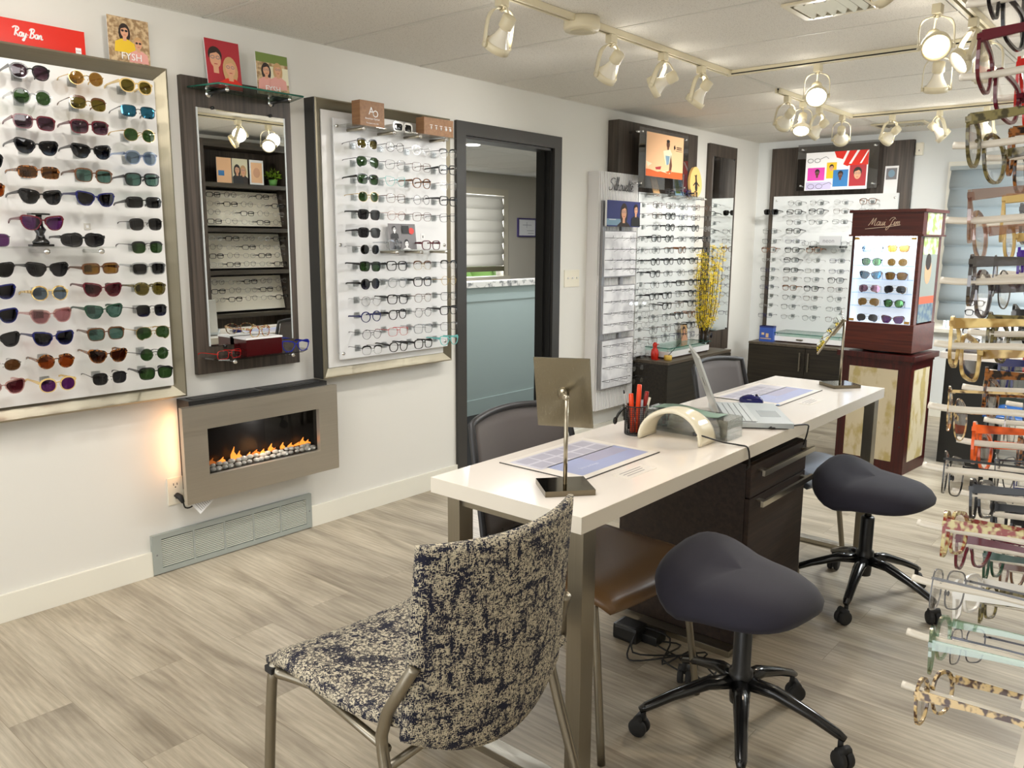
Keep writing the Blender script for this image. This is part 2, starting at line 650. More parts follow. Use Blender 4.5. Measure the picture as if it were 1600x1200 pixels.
def smoothpts(pts, k=4):
    P = [V(p) for p in pts]
    out = []
    for i in range(len(P) - 1):
        p0, p1, p2, p3 = P[max(i - 1, 0)], P[i], P[i + 1], P[min(i + 2, len(P) - 1)]
        for j in range(k):
            t = j / k
            out.append(.5 * ((2 * p1) + (p2 - p0) * t + (2 * p0 - 5 * p1 + 4 * p2 - p3) * t * t + (3 * p1 - p0 - 3 * p2 + p3) * t ** 3))
    out.append(P[-1])
    return out
def text(body, o, R, U, size, m, parent, name='lettering', depth=.001, shear=0, align='LEFT'):
    cu = bpy.data.curves.new('t', 'FONT')
    cu.body = body
    cu.size = size
    cu.extrude = depth / 2
    cu.shear = shear
    cu.align_x = align
    cu.resolution_u = 2
    t = bpy.data.objects.new('t', cu)
    COL.objects.link(t)
    dg = bpy.context.evaluated_depsgraph_get()
    me = bpy.data.meshes.new_from_object(t.evaluated_get(dg))
    bpy.data.objects.remove(t)
    R, U = V(R).normalized(), V(U).normalized()
    Nn = R.cross(U)
    off = root_loc(parent) if parent else V((0, 0, 0))
    for v in me.vertices:
        v.co = V(o) + R * v.co.x + U * v.co.y + Nn * v.co.z - off
    me.materials.clear()
    me.materials.append(m)
    ob = bpy.data.objects.new(name, me)
    COL.objects.link(ob)
    if parent: ob.parent = parent
    return ob
GL = {
 'a': (.9, [[(.62, .8), (.35, 1), (.08, .7), (.1, .2), (.35, 0), (.6, .3), (.68, 1), (.62, .3), (.72, 0), (.9, .15)]]),
 'e': (.8, [[(0, .15), (.3, .45), (.6, .8), (.35, 1), (.1, .5), (.3, 0), (.6, .05), (.8, .25)]]),
 'i': (.5, [[(0, .15), (.2, .95), (.2, .2), (.35, 0), (.5, .15)], [(.24, 1.45), (.27, 1.5)]]),
 'y': (.8, [[(.05, .95), (.1, .3), (.3, .1), (.55, .4), (.62, .95), (.55, 0), (.3, -.9), (0, -.8), (.2, -.4), (.8, .15)]]),
 'n': (.95, [[(.05, .95), (.08, 0), (.15, .6), (.4, .98), (.55, .7), (.55, .2), (.7, 0), (.95, .15)]]),
 'm': (1.3, [[(.05, .95), (.08, 0), (.15, .6), (.38, .98), (.48, .6), (.48, 0), (.58, .6), (.8, .98), (.92, .6), (.92, .15), (1.05, 0), (1.3, .15)]]),
 'u': (.9, [[(.05, .95), (.08, .2), (.28, 0), (.52, .3), (.6, .95), (.6, .15), (.72, 0), (.9, .15)]]),
 'l': (.45, [[(0, .1), (.25, 1.2), (.3, 2.1), (.15, 2.1), (.12, .4), (.25, 0), (.45, .12)]]),
 'h': (.85, [[(0, .1), (.25, 1.3), (.3, 2.1), (.15, 2.1), (.1, 0), (.2, .7), (.42, .98), (.52, .6), (.52, .15), (.65, 0), (.85, .15)]]),
 'o': (.85, [[(.6, .9), (.35, 1), (.08, .6), (.15, .1), (.4, 0), (.65, .4), (.55, .9), (.5, .8), (.85, .8)]]),
 't': (.5, [[(.0, .1), (.22, 1.0), (.25, 1.9), (.18, .3), (.3, 0), (.5, .12)]]),
 '-': (.5, [[(.1, .55), (.3, .55)]]),
 'R': (1.3, [[(.35, 0), (.45, 1), (.5, 1.9)], [(-.3, 1.7), (.1, 2.1), (.8, 2.1), (1.1, 1.7), (.8, 1.2), (.45, 1.05), (.8, .5), (1.25, -.1)]]),
 'B': (1.3, [[(.3, 0), (.38, 1), (.5, 2.0)], [(.0, 1.6), (.3, 2.1), (.9, 2.1), (1.05, 1.7), (.75, 1.2), (.4, 1.1), (.95, .95), (1.1, .5), (.8, .05), (.3, 0), (.1, .2)]]),
 'M': (1.9, [[(-.1, 0), (.3, .9), (.6, 1.9), (.65, .8), (.7, .2), (1.0, 1.2), (1.3, 1.9), (1.35, .8), (1.4, .1), (1.6, .0), (1.9, .15)]]),
 'J': (1.5, [[(.2, 1.2), (.5, 1.8), (1.1, 2.0), (1.5, 1.7), (1.1, 1.5), (.9, .6), (.6, -.7), (.2, -1.2), (.0, -.8), (.6, -.1), (1.5, .2)]]),
 'S': (1.4, [[(1.5, 1.9), (.9, 2.0), (.3, 1.7), (.3, 1.3), (.9, 1.0), (1.05, .5), (.6, .0), (.0, .05), (-.1, .5)]]),
 ' ': (.5, []),
}
def script_text(word, o, R, U, xh, r, m, parent, name='lettering', under=None, slant=.18, lift=0):
    mb = MB()
    R, U = V(R).normalized(), V(U).normalized()
    Nn = R.cross(U)
    x = 0
    def P(a, b):
        return V(o) + R * ((a + b * slant) * xh) + U * (b * xh) + Nn * lift
    for ch in word:
        adv, strokes = GL[ch]
        for st in strokes:
            mb.tube(smoothpts([P(x + a, b) for a, b in st], 3), r, 5, 0)
        x += adv
    if under:
        for st in under:
            mb.tube(smoothpts([P(a, b) for a, b in st], 3), r, 5, 0)
    return mb.build(name, m, parent)

# ------------------------------------------------------------------ room shell
mb = MB()
mb.box(-4.27, 3.8, -3, 11.2, -.12, 0)
fl = struct('floor', mb, floor_mat())
mb = MB()
mb.box(-4.2, -.06, 3.0, 10.5, 0, .004)
struct('trim_1', mb, mat('near_black_floor', (.012, .012, .012), .95))  # near black sheet covering the second room floor

mb = MB()                                           # ceiling: tiles between tee bars
mb.box(-4.4, 3.9, -3, 11.3, H + .012, H + .12, 2)
xs = [-4.88 + 1.22 * i for i in range(8)]
y0_ = 3.14 - .614 * 10
j = 0
while y0_ + .614 * j < 11:
    ya = y0_ + .614 * j
    for xa in xs:
        xb = xa + 1.22
        a, b = max(xa + .011, -4.4), min(xb - .011, 3.9)
        if b - a > .05:
            mb.box(a + .002, b - .002, ya + .013, min(ya + .601, 11.3), H, H + .0115, 0)
    mb.box(-4.4, 3.9, ya - .0075, ya + .0075, H - .001, H + .0115, 1)
    j += 1
for xa in xs:
    mb.box(xa - .0075, xa + .0075, -3, 11.2, H - .001, H + .0115, 1)
struct('ceiling', mb, [TILE, TGRID, DARK])

DY0, DY1, DZ = 3.472, 4.296, 2.011
mb = MB()
mb.box(-.12, 0, -3, DY0, 0, H + .01)
mb.box(-.12, 0, DY1, YF + .12, 0, H + .01)
mb.box(-.12, 0, DY0, DY1, DZ, H + .01)
struct('wall_left', mb, WALL)
WX0, WX1, WZ0, WZ1 = 1.68, 3.25, .74, 2.0
mb = MB()
mb.box(0, WX0, YF, YF + .12, 0, H + .01)
mb.box(WX1, 3.8, YF, YF + .12, 0, H + .01)
mb.box(WX0, WX1, YF, YF + .12, 0, WZ0)
mb.box(WX0, WX1, YF, YF + .12, WZ1, H + .01)
struct('wall_far', mb, WALLF)
mb = MB()
mb.box(3.62, 3.74, -3, YF, 0, H + .01)
struct('wall_right', mb, WALL)
mb = MB()                                            # second room shell
mb.box(-4.39, -4.27, 3, 7.32, 0, H + .01)
mb.box(-4.39, -4.27, 8.72, 11.2, 0, H + .01)
mb.box(-4.39, -4.27, 7.32, 8.72, 0, .95)
mb.box(-4.39, -4.27, 7.32, 8.72, 2.04, H + .01)
struct('wall_back', mb, mat('taupe_wall', rgb(188, 182, 168), .6))
mb = MB()
mb.box(-4.27, 0, 11.08, 11.2, 0, H + .01)
mb.box(-4.27, -.12, 2.9, 3.0, 0, H + .01)
mb.box(-.12, 0, YF + .12, 11.08, 0, H + .01)
struct('wall_side', mb, mat('taupe_wall_2', rgb(188, 182, 168), .6))
mb = MB()
mb.box(-4.27, -4.25, 7.22, 7.32, .9, 2.13)
mb.box(-4.27, -4.25, 8.72, 8.82, .9, 2.13)
mb.box(-4.27, -4.25, 7.32, 8.72, 2.04, 2.13)
mb.box(-4.27, -4.22, 7.2, 8.84, .9, .95)
struct('trim_2', mb, mat('beige_window_trim', rgb(196, 188, 168), .5))
mb = MB()
mb.box(-4.35, -4.345, 7.32, 8.72, .95, 2.04)
struct('window_2', mb, CLEAR)
mb = MB()
mb.box(WX0, WX1, YF + .06, YF + .066, WZ0, WZ1)
struct('window_1', mb, CLEAR)
mb = MB()
mb.box(WX0 - .07, WX0, YF - .018, YF, WZ0, WZ1 + .07)
mb.box(WX0, WX1, YF - .018, YF, WZ1, WZ1 + .07)
mb.box(WX0 - .08, WX1 + .1, YF - .05, YF, WZ0 - .03, WZ0)
struct('trim_3', mb, TRIM)

mb = MB()                                            # door casing and jamb
mb.box(0, .02, 3.397, 3.472, 0, 2.086)
mb.box(0, .02, 4.296, 4.371, 0, 2.086)
mb.box(0, .02, 3.472, 4.296, DZ, 2.086)
mb.box(-.12, 0, DY0, DY0 + .015, 0, DZ, 1)
mb.box(-.12, 0, DY1 - .015, DY1, 0, DZ, 1)
mb.box(-.12, 0, DY0, DY1, DZ - .015, DZ, 0)
mb.box(-.075, -.045, DY1 - .03, DY1 - .015, 0, DZ - .015, 1)
struct('door_1', mb, [CHAR, JAMB])

mb = MB()
mb.box(0, .014, -3, 1.532, 0, .108, bev=.002)
mb.box(0, .014, 2.345, 3.397, 0, .108, bev=.002)
mb.box(0, .014, 4.371, YF, 0, .108, bev=.002)
struct('baseboard_left', mb, TRIM)
mb = MB()
mb.box(.014, 3.62, YF - .014, YF, 0, .108, bev=.002)
struct('baseboard_far', mb, TRIM)

# half wall and things of the second room
t = thing('half_wall', 'grey green half wall with marbled cap seen through the doorway', 'partition', (-1.27, 5.8, 0))
GG = mat('grey_green_paint', rgb(166, 182, 180), .55)
mb = MB(); mb.box(-1.32, -1.22, 4.0, 8.4, 0, 1.052); mb.build('panel', GG, t)
mb = MB(); mb.box(-1.212, -1.22, 4.0, 8.4, .94, .995); mb.box(-1.210, -1.22, 4.0, 8.4, 0, .13, bev=.002); mb.build('moulding', GG, t)
mb = MB(); mb.box(-1.36, -1.19, 4.0, 8.42, 1.052, 1.1, bev=.003)
mb.build('cap', blotch('marble_cap', rgb(120, 122, 122), rgb(222, 220, 214), 7, .36, .5, .25, (1, 2.4, 3), 4), t)

def roman_shade(name, label, x0, x1, y, z0, z1, step, nrm, m, horiz='x', rail=False):
    """fabric folds hanging one over the next; nrm = outward direction into the room"""
    t = thing(name, label, 'window blind', ((x0 + x1) / 2, y, z0) if horiz == 'x' else (y, (x0 + x1) / 2, z0))
    n = int(round((z1 - z0) / step))
    mb = MB()
    prof = [(0, 0), (.026, .06), (.036, .2), (.034, .38), (.022, .6), (.010, .82), (.004, 1.0)]
    for k in range(n):
        zb = z0 + (z1 - z0) * k / n
        hh = (z1 - z0) / n
        vs = []
        for d, q in prof:
            for e in (x0, x1):
                dd = y + nrm * (d + .012)
                vs.append((e, dd, zb + q * hh * 1.0) if horiz == 'x' else (dd, e, zb + q * hh))
        for d, q in prof:
            for e in (x0, x1):
                dd = y + nrm * (d + .008)
                vs.append((e, dd, zb + q * hh) if horiz == 'x' else (dd, e, zb + q * hh))
        K = len(prof)
        fs = []
        for i in range(K - 1):
            fs.append((2 * i, 2 * i + 1, 2 * i + 3, 2 * i + 2))
            fs.append((2 * K + 2 * i, 2 * K + 2 * i + 2, 2 * K + 2 * i + 3, 2 * K + 2 * i + 1))
            fs.append((2 * i, 2 * i + 2, 2 * K + 2 * i + 2, 2 * K + 2 * i))
            fs.append((2 * i + 1, 2 * K + 2 * i + 1, 2 * K + 2 * i + 3, 2 * i + 3))
        mb.add(vs, fs, 0, True)
    mb.build('fabric', m, t)
    mb = MB()
    if horiz == 'x':
        mb.box(x0 - .005, x1 + .005, y, y + nrm * .04, z1, z1 + .03)
    else:
        mb.box(y, y + nrm * .04, x0 - .005, x1 + .005, z1, z1 + .03)
    mb.build('head_rail', m, t)
    if rail:
        mb = MB(); mb.box(-4.24, -4.18, 7.34, 8.66, 1.02, 1.088, bev=.01)
        mb.build('bottom_rail', mat('olive_rail', rgb(96, 92, 70), .6), t)
    return t
roman_shade('roman_shade', 'pale blue grey roman shade folded down the far right window', 1.64, 3.28, YF - .03, .81, 2.0, .15, -1, SHADEM)
roman_shade('roman_shade', 'grey roman shade on the window seen through the doorway', 7.34, 8.66, -4.24, 1.09, 2.0, .145, 1, SHADE2, 'y', True)
# hedge outside that window
mb = MB()
for k in range(60):
    mb.ball((-6.2 + random.uniform(-.3, .3), random.uniform(9, 15), random.uniform(0, 1.0)), random.uniform(.2, .35), 0, 8)
single('hedge', mb, mat('hedge_green', rgb(110, 150, 70), .8), 'green hedge outside the window beyond the doorway', 'hedge', base_=(-6.2, 12, 0))

t = thing('picture_frame', 'small purple edged framed notice on the wall beyond the doorway', 'framed notice', (-4.27, 9.24, 1.49))
mb = MB()
for a in ((9.03, 9.05, 1.49, 1.755), (9.425, 9.445, 1.49, 1.755)): mb.box(-4.27, -4.245, a[0], a[1], a[2], a[3])
mb.box(-4.27, -4.245, 9.05, 9.425, 1.49, 1.51); mb.box(-4.27, -4.245, 9.05, 9.425, 1.735, 1.755)
mb.build('frame', mat('purple_frame', rgb(70, 60, 110), .4), t)
mb = MB(); mb.box(-4.27, -4.255, 9.05, 9.425, 1.51, 1.735); 
mb.box(-4.2551, -4.254, 9.14, 9.34, 1.655, 1.66, 1); mb.box(-4.2551, -4.254, 9.23, 9.235, 1.62, 1.70, 1); mb.box(-4.2551, -4.254, 9.24, 9.40, 1.575, 1.58, 1); mb.box(-4.2551, -4.254, 9.26, 9.40, 1.54, 1.545, 1)
mb.build('notice', [WHITE, mat('print_grey', rgb(120, 120, 130), .6)], t)
mb = MB()
mb.sheet(lambda u, v: (-1.75 + .05 * v + .06 * (2 * u - 1) ** 2, 4.45 + .45 * u, .75 + .5 * v), 10, 8, .06, 0)
t = thing('office_chair', 'blue fabric chair back behind the half wall beyond the doorway', 'chair', (-1.72, 4.68, 0))
mb.build('backrest', mat('blue_fabric', rgb(44, 60, 84), .9), t)
mb = MB(); mb.sheet(lambda u, v: (-2.2 + .45 * v, 4.45 + .45 * u, .47), 8, 8, .08); mb.build('seat', mat('blue_fabric', rgb(44, 60, 84), .9), t)
mb = MB(); mb.cyl((-1.98, 4.68, .05), (-1.98, 4.68, .45), .025)
for k in range(5): mb.tube([(-1.98, 4.68, .1), (-1.98 + .28 * cos(k * 1.257), 4.68 + .28 * sin(k * 1.257), .03)], [.02, .014], 6)
mb.tube([(-2.0, 4.68, .44), (-1.78, 4.68, .5), (-1.74, 4.68, .8)], .015, 6)
mb.build('base', BLACK, t)
mb = MB(); mb.cyl((-2.2, 5.9, H - .004), (-2.2, 5.9, H), .07, 24)
o = single('downlight', mb, mat('bulb_cool', (1, 1, 1), .5, emit=(1, .98, .95), es=9), 'small round recessed ceiling light seen through the doorway', 'ceiling light', base_=(-2.2, 5.9, H))

# ------------------------------------------------------------------ eyewear
def outline(kind, w, h, n=28):
    """lens outline in (x outwards from the nose, z up) centred on the lens"""
    P = []
    for k in range(n):
        t = 2 * pi * k / n
        c, s_ = cos(t), sin(t)
        e = {'round': 2.0, 'oval': 2.1, 'panto': 2.3, 'square': 3.4, 'rect': 4.2, 'cat': 2.7, 'aviator': 2.4, 'clubmaster': 2.8, 'hex': 2.2, 'wrap': 3.0}[kind]
        x = math.copysign(abs(c) ** (2 / e), c) * w / 2
        z = math.copysign(abs(s_) ** (2 / e), s_) * h / 2
        v = z / (h / 2)
        if kind in ('square', 'clubmaster'):
            x *= 1 + .07 * v
        if kind == 'panto':
            x *= 1 + .06 * v
        if kind == 'cat':
            x *= 1 + .15 * v
            if x > 0: z += (x / (w / 2)) ** 2 * h * (.20 if v > 0 else .12)
            if x < 0 and v < 0: x *= .86
            if x < 0 and v > 0: z *= .92
        if kind == 'aviator':
            x *= 1 + .05 * v
            if v < 0 and x < 0: z *= .80
            if v < 0 and x > 0: z *= 1.06
        if kind == 'wrap' and x > 0: z *= .86
        P.append((x, z))
    return P
SIZE = {'round': (.047, .045), 'oval': (.05, .038), 'panto': (.048, .043), 'square': (.052, .041), 'rect': (.053, .034), 'cat': (.055, .043),
        'aviator': (.056, .048), 'clubmaster': (.051, .041), 'hex': (.049, .044), 'wrap': (.060, .040)}
EYE = {}
def glasses_proto(kind, fm, lm, thick=.0035, tm=None, n=24, rimless=False, half=False, scale=1.0, brow=None, tl=.142):
    """front at y=0 looking to -y, temples running to +y, origin at the lower rim"""
    key = (kind, fm.name, lm.name, thick, tm.name if tm else '', n, rimless, half, scale, brow.name if brow else '', tl)
    if key in EYE:
        return EYE[key]
    w_, h_ = SIZE[kind]
    w_ *= scale; h_ *= scale
    br = .0095 * scale
    cx = br + w_ / 2
    th = thick
    dp = .0034 if th > .002 else .0014
    zb = h_ / 2
    def yo(x):
        return .006 * (x / .07) ** 2
    parts = []
    mb = MB()
    out = outline(kind, w_, h_, n)
    for sd in (-1, 1):
        pts = [(sd * (cx + x), z + zb) for x, z in out]
        if not rimless:
            O = []
            for i in range(n):
                a, b = V((*pts[i - 1], 0)), V((*pts[(i + 1) % n], 0))
                t = (b - a).normalized()
                nn = V((t.y, -t.x, 0)) * sd
                k = 1.0
                if th > .002: k = 1.35 if pts[i][1] > zb + h_ * .25 else (.85 if pts[i][1] < zb else 1.1)
                if half and pts[i][1] < zb: k = .15
                O.append((pts[i][0] + nn.x * th * k, pts[i][1] + nn.y * th * k))
            vs = [(x, yo(x), z) for x, z in pts] + [(x, yo(x), z) for x, z in O] + [(x, yo(x) + dp, z) for x, z in O] + [(x, yo(x) + dp, z) for x, z in pts]
            fs = []
            for i in range(n):
                j = (i + 1) % n
                for r in range(4):
                    q = (r * n + i, r * n + j, ((r + 1) % 4) * n + j, ((r + 1) % 4) * n + i)
                    fs.append(q if sd > 0 else q[::-1])
            mb.add(vs, fs, 0, False)
        if brow:
            top = [(x, z) for x, z in pts if z > zb + h_ * .18]
            top.sort()
            vs, fs = [], []
            for x, z in top:
                vs += [(x, yo(x) - .001, z - .003), (x, yo(x) - .001, z + .0045), (x, yo(x) + .004, z + .0045), (x, yo(x) + .004, z - .003)]
            for i in range(len(top) - 1):
                for r in range(4):
                    fs.append((4 * i + r, 4 * i + (r + 1) % 4, 4 * i + 4 + (r + 1) % 4, 4 * i + 4 + r))
            fs += [(3, 2, 1, 0), tuple(4 * (len(top) - 1) + r for r in range(4))]
            mb.add(vs, fs, 1)
    zt = zb + h_ * (.20 if th > .002 else .16)
    rb = max(.0012, th * .55)
    mb.tube([(-br - .001, yo(br), zt - .001), (-br * .5, -.001, zt + .0015), (0, -.0015, zt + .002), (br * .5, -.001, zt + .0015), (br + .001, yo(br), zt - .001)], rb, 6, flat=1.3)
    if kind == 'aviator':
        mb.tube([(-cx + .01, 0, zb + h_ * .47), (0, -.001, zb + h_ * .5), (cx - .01, 0, zb + h_ * .47)], .0011, 5)
    xh = cx + w_ / 2 + (th if not rimless else .0)
    zh = zb + h_ * (.30 if kind not in ('round', 'oval', 'rect') else .16) + (h_ * .06 if kind == 'cat' else 0)
    for sd in (-1, 1):                               # end pieces
        mb.box(sd * (xh - .006), sd * (xh + .003), yo(xh) - .0002, yo(xh) + .006, zh - max(.0012, th * .8), zh + max(.0012, th * .8), 1 if brow else 0)
        if th < .002:                                # nose pads
            mb.ball((sd * .006, .005, zt - .011), .0028, 0, 6, (.6, .6, 1.3))
    parts.append(('frame_front', mb, [fm, brow] if brow else [fm]))
    for sd in (-1, 1):
        pts = [(sd * (cx + x * .99), z * .99 + zb) for x, z in out]
        lb = MB()
        vs = [(x, yo(x) + .0008, z) for x, z in pts] + [(sd * cx, yo(cx) - .0009, zb)]
        fs = [((i + 1) % n, i, n) if sd > 0 else (i, (i + 1) % n, n) for i in range(n)]
        vs += [(x, yo(x) + .0022, z) for x, z in pts] + [(sd * cx, yo(cx) + .0006, zb)]
        fs += [tuple(n + 1 + q for q in f[::-1]) for f in fs]
        lb.add(vs, fs, 0, True)
        parts.append(('lens', lb, [lm]))
    for sd in (-1, 1):
        tb = MB()
        x0 = sd * (xh + .0015)
        y0 = yo(xh) + .004
        if th > .002:
            prof = [(0, 0, .0058), (.02, .0, .0050), (.06, 0, .0036), (.100, -.001, .0032), (.118, -.006, .0036), (.132, -.018, .0038), (tl, -.034, .003)]
            tt = .0013
        else:
            prof = [(0, 0, .0016), (.02, 0, .0014), (.06, 0, .0012), (.098, -.001, .0012), (.116, -.006, .0026), (.132, -.018, .0028), (tl, -.034, .0024)]
            tt = .0009
        vs, fs = [], []
        for y, z, hh in prof:
            xx = x0 - sd * y * .05
            vs += [(xx - tt, y0 + y, zh + z - hh), (xx + tt, y0 + y, zh + z - hh), (xx + tt, y0 + y, zh + z + hh), (xx - tt, y0 + y, zh + z + hh)]
        for i in range(len(prof) - 1):
            for r in range(4):
                fs.append((4 * i + r, 4 * i + 4 + r, 4 * i + 4 + (r + 1) % 4, 4 * i + (r + 1) % 4))
        fs += [(0, 1, 2, 3), tuple(4 * (len(prof) - 1) + r for r in (3, 2, 1, 0))]
        tb.add(vs, fs, 0, False)
        parts.append(('temple', tb, [tm or fm]))
    EYE[key] = [(nm, b_.mesh(nm, ms)) for nm, b_, ms in parts]
    return EYE[key]
def wear(proto, name, label, cat, group, loc, rot):
    t = thing(name, label, cat, loc, 0, group)
    t.rotation_euler = rot
    for nm, me in proto:
        o = bpy.data.objects.new(nm, me)
        COL.objects.link(o)
        o.parent = t
    return t

def fr(name, c, rough=.18, metal=0):
    return mat('frame_' + name, c, rough, metal)
def tort(name, a, b):
    return blotch('frame_' + name, a, b, 130, .42, .56, .18, detail=1)
F = {
 'black': fr('black', (.006, .006, .007)), 'navy': fr('navy', rgb(20, 26, 84)), 'brown': fr('brown', rgb(88, 54, 30)),
 'burgundy': fr('burgundy', rgb(86, 14, 30)), 'red': fr('red', rgb(186, 26, 20)), 'gold': fr('gold', rgb(196, 164, 98), .2, 1), 'silver': fr('silver', rgb(184, 184, 184), .2, 1),
 'gunmetal': fr('gunmetal', rgb(80, 80, 84), .25, 1), 'grey': fr('grey', rgb(98, 98, 100)), 'olive': tort('olive_tortoise', rgb(58, 52, 26), rgb(118, 108, 66)),
 'tortoise': tort('tortoise', rgb(28, 14, 8), rgb(142, 88, 40)), 'clear': glassmat('frame_clear', (.9, .92, .94), .8, .05, .14), 'pink': glassmat('frame_pink', (.95, .72, .70), .85, .05, .12),
 'tan': fr('tan', rgb(206, 178, 116)), 'teal': fr('teal', rgb(110, 190, 186)), 'green': fr('green', rgb(24, 62, 44)), 'purple': fr('purple', rgb(70, 40, 140)),
 'orange': blotch('frame_orange', rgb(150, 52, 10), rgb(232, 98, 34), 60, .35, .6, .15, detail=1), 'lightblue': glassmat('frame_lightblue', (.66, .76, .95), .8, .05, .12),
 'rose': glassmat('frame_rose', (.90, .70, .62), .82, .05, .12), 'white': fr('white', rgb(228, 226, 220)), 'multi': blotch('frame_multicolour', rgb(132, 40, 26), rgb(196, 184, 130), 150, .42, .58, .2, detail=1),
 'horn': blotch('frame_horn', rgb(150, 118, 60), rgb(222, 196, 132), 70, .4, .6, .2, detail=1), 'smoke': glassmat('frame_smoke', (.42, .38, .40), .7, .05, .12), 'blue': fr('blue', rgb(28, 40, 150)),
 'mint': glassmat('frame_mint', (.72, .86, .74), .8, .05, .12), 'havana': tort('light_tortoise', rgb(70, 44, 24), rgb(204, 176, 122)),
}
Lz = {
 'clear': glassmat('lens_clear', (.99, .99, .99), .985, 0, .012), 'purple': glassmat('lens_plum', (.30, .20, .26), .7, 0, .035, grad=(.62, .48, .52)), 'grey': glassmat('lens_grey', (.20, .20, .21), .8, 0, .03),
 'green': glassmat('lens_green', (.22, .34, .18), .8, 0, .03), 'brown': glassmat('lens_brown', (.42, .27, .15), .8, 0, .03), 'amber': glassmat('lens_amber', (.60, .42, .18), .85, 0, .035),
 'olive': glassmat('lens_olive', (.42, .36, .12), .8, 0, .035), 'blue': glassmat('lens_blue', (.03, .05, .12), .5, 0, .035, grad=(.62, .74, .86)), 'mirror_blue': glassmat('lens_mirror_blue', (.04, .12, .22), .5, .03, .55, mirror=(.10, .42, .72)),
 'bluegrey': glassmat('lens_blue_grey', (.42, .50, .58), .85, 0, .035), 'mauve': glassmat('lens_mauve', (.72, .46, .48), .85, 0, .035), 'orange': glassmat('lens_orange', (.58, .24, .08), .85, 0, .035),
 'navy': glassmat('lens_navy', (.03, .03, .10), .5, 0, .035, grad=(.42, .44, .68)), 'violet': glassmat('lens_violet', (.36, .16, .40), .85, 0, .04), 'teal': glassmat('lens_teal', (.36, .52, .48), .8, 0, .035),
 'black': glassmat('lens_black', (.03, .03, .03), .6, 0, .03), 'pinkgrad': glassmat('lens_pink', (.34, .10, .14), .7, 0, .035, grad=(.72, .52, .50)), 'browngrad': glassmat('lens_brown_fade', (.24, .09, .04), .7, 0, .035, grad=(.60, .42, .26)),
 'greygrad': glassmat('lens_grey_fade', (.12, .12, .13), .7, 0, .035, grad=(.5, .5, .5)), 'lilacgrad': glassmat('lens_lilac_fade', (.10, .10, .16), .7, 0, .035, grad=(.66, .64, .76)),
 'mirror_green': glassmat('lens_mirror_green', (.1, .3, .12), .5, .04, .45, mirror=(.35, .85, .35)), 'mirror_rose': glassmat('lens_mirror_rose', (.4, .25, .3), .5, .04, .45, mirror=(.95, .6, .8)),
}
FN = {'gunmetal': 'gunmetal grey', 'olive': 'olive tortoiseshell', 'lightblue': 'pale blue', 'tortoise': 'tortoiseshell', 'multi': 'multicoloured', 'horn': 'blond horn', 'smoke': 'smoky crystal', 'mint': 'pale mint', 'havana': 'light tortoiseshell'}
LN = {'mirror_blue': 'blue mirrored', 'bluegrey': 'blue grey', 'pinkgrad': 'pink faded', 'browngrad': 'brown faded', 'greygrad': 'grey faded', 'lilacgrad': 'lilac faded', 'mirror_green': 'green mirrored', 'mirror_rose': 'rose mirrored'}
KN = {'rect': 'rectangular', 'cat': 'cat eye', 'clubmaster': 'browline', 'panto': 'rounded', 'hex': 'rounded', 'wrap': 'wide'}
ORD = ['top', 'second', 'third', 'fourth', 'fifth', 'sixth', 'seventh', 'eighth', 'ninth', 'tenth', 'eleventh', 'twelfth', 'thirteenth', 'fourteenth']
def gspec(kind, f, l, n=24, wire=None, **k):
    if wire is None: wire = f in ('gold', 'silver', 'gunmetal')
    th = k.pop('thick', (.0019 if n < 20 else .0015) if wire else (.0042 if n < 20 else .0036))
    if kind == 'clubmaster':
        bw = F[f] if f not in ('gold', 'silver') else F['brown']
        return glasses_proto(kind, F['gold'] if f != 'black' else F['silver'], Lz[l], .0011, bw, n, brow=bw, **k)
    return glasses_proto(kind, F[f], Lz[l], th, F[f], n, **k)

def placard(name, label, cat, o, R, U, w_, h_, th, shapes, mats, base_=None, back=None):
    """flat printed card; shapes = ('e',cx,cy,rx,ry,m) / ('r',x,y,w,h,m) / ('p',pts,m) in card fractions"""
    mb = MB()
    o, R, U = V(o), V(R).normalized(), V(U).normalized()
    N = R.cross(U)
    mb.prism([(0, 0), (w_, 0), (w_, h_), (0, h_)], o - N * th, R, U, th, 0)
    for i, s in enumerate(shapes):
        oo = o + N * (.0002 * (i + 1))
        if s[0] == 'e':
            _, cx, cy, rx, ry, m = s
            pl = [((cx + rx * cos(2 * pi * k / 18)) * w_, (cy + ry * sin(2 * pi * k / 18)) * h_) for k in range(18)]
        elif s[0] == 'r':
            _, x, y, a, b, m = s
            pl = [(x * w_, y * h_), ((x + a) * w_, y * h_), ((x + a) * w_, (y + b) * h_), (x * w_, (y + b) * h_)]
        else:
            pl = [(x * w_, y * h_) for x, y in s[1]]
            m = s[2]
        pl = [(min(max(a, 0), w_), min(max(b, 0), h_)) for a, b in pl]
        mb.prism(pl, oo, R, U, .0001, m)
    if base_ is None: base_ = tuple(o)
    ob = bpy.data.objects.new(name, mb.mesh(name, mats, V(base_)))
    COL.objects.link(ob)
    ob.location = base_
    return tag(ob, label, cat)
SKIN = mat('print_skin', rgb(214, 160, 126), .5); SKIN2 = mat('print_skin_dark', rgb(96, 60, 44), .5); HAIRD = mat('print_dark_hair', rgb(40, 26, 20), .5)
HAIRB = mat('print_blond_hair', rgb(196, 156, 108), .5); STONE = blotch('print_stone', rgb(150, 120, 84), rgb(206, 180, 140), 60, .4, .6, .5)
PYEL = mat('print_yellow', rgb(226, 188, 40), .5); PPINK = mat('print_pink', rgb(222, 160, 150), .5); PGRN = mat('print_green', rgb(110, 130, 60), .5)
PGREY = mat('print_mid_grey', rgb(120, 118, 120), .5); PBLK = mat('print_black', (.01, .01, .012), .5); PSAND = mat('print_sand', rgb(238, 190, 146), .5)
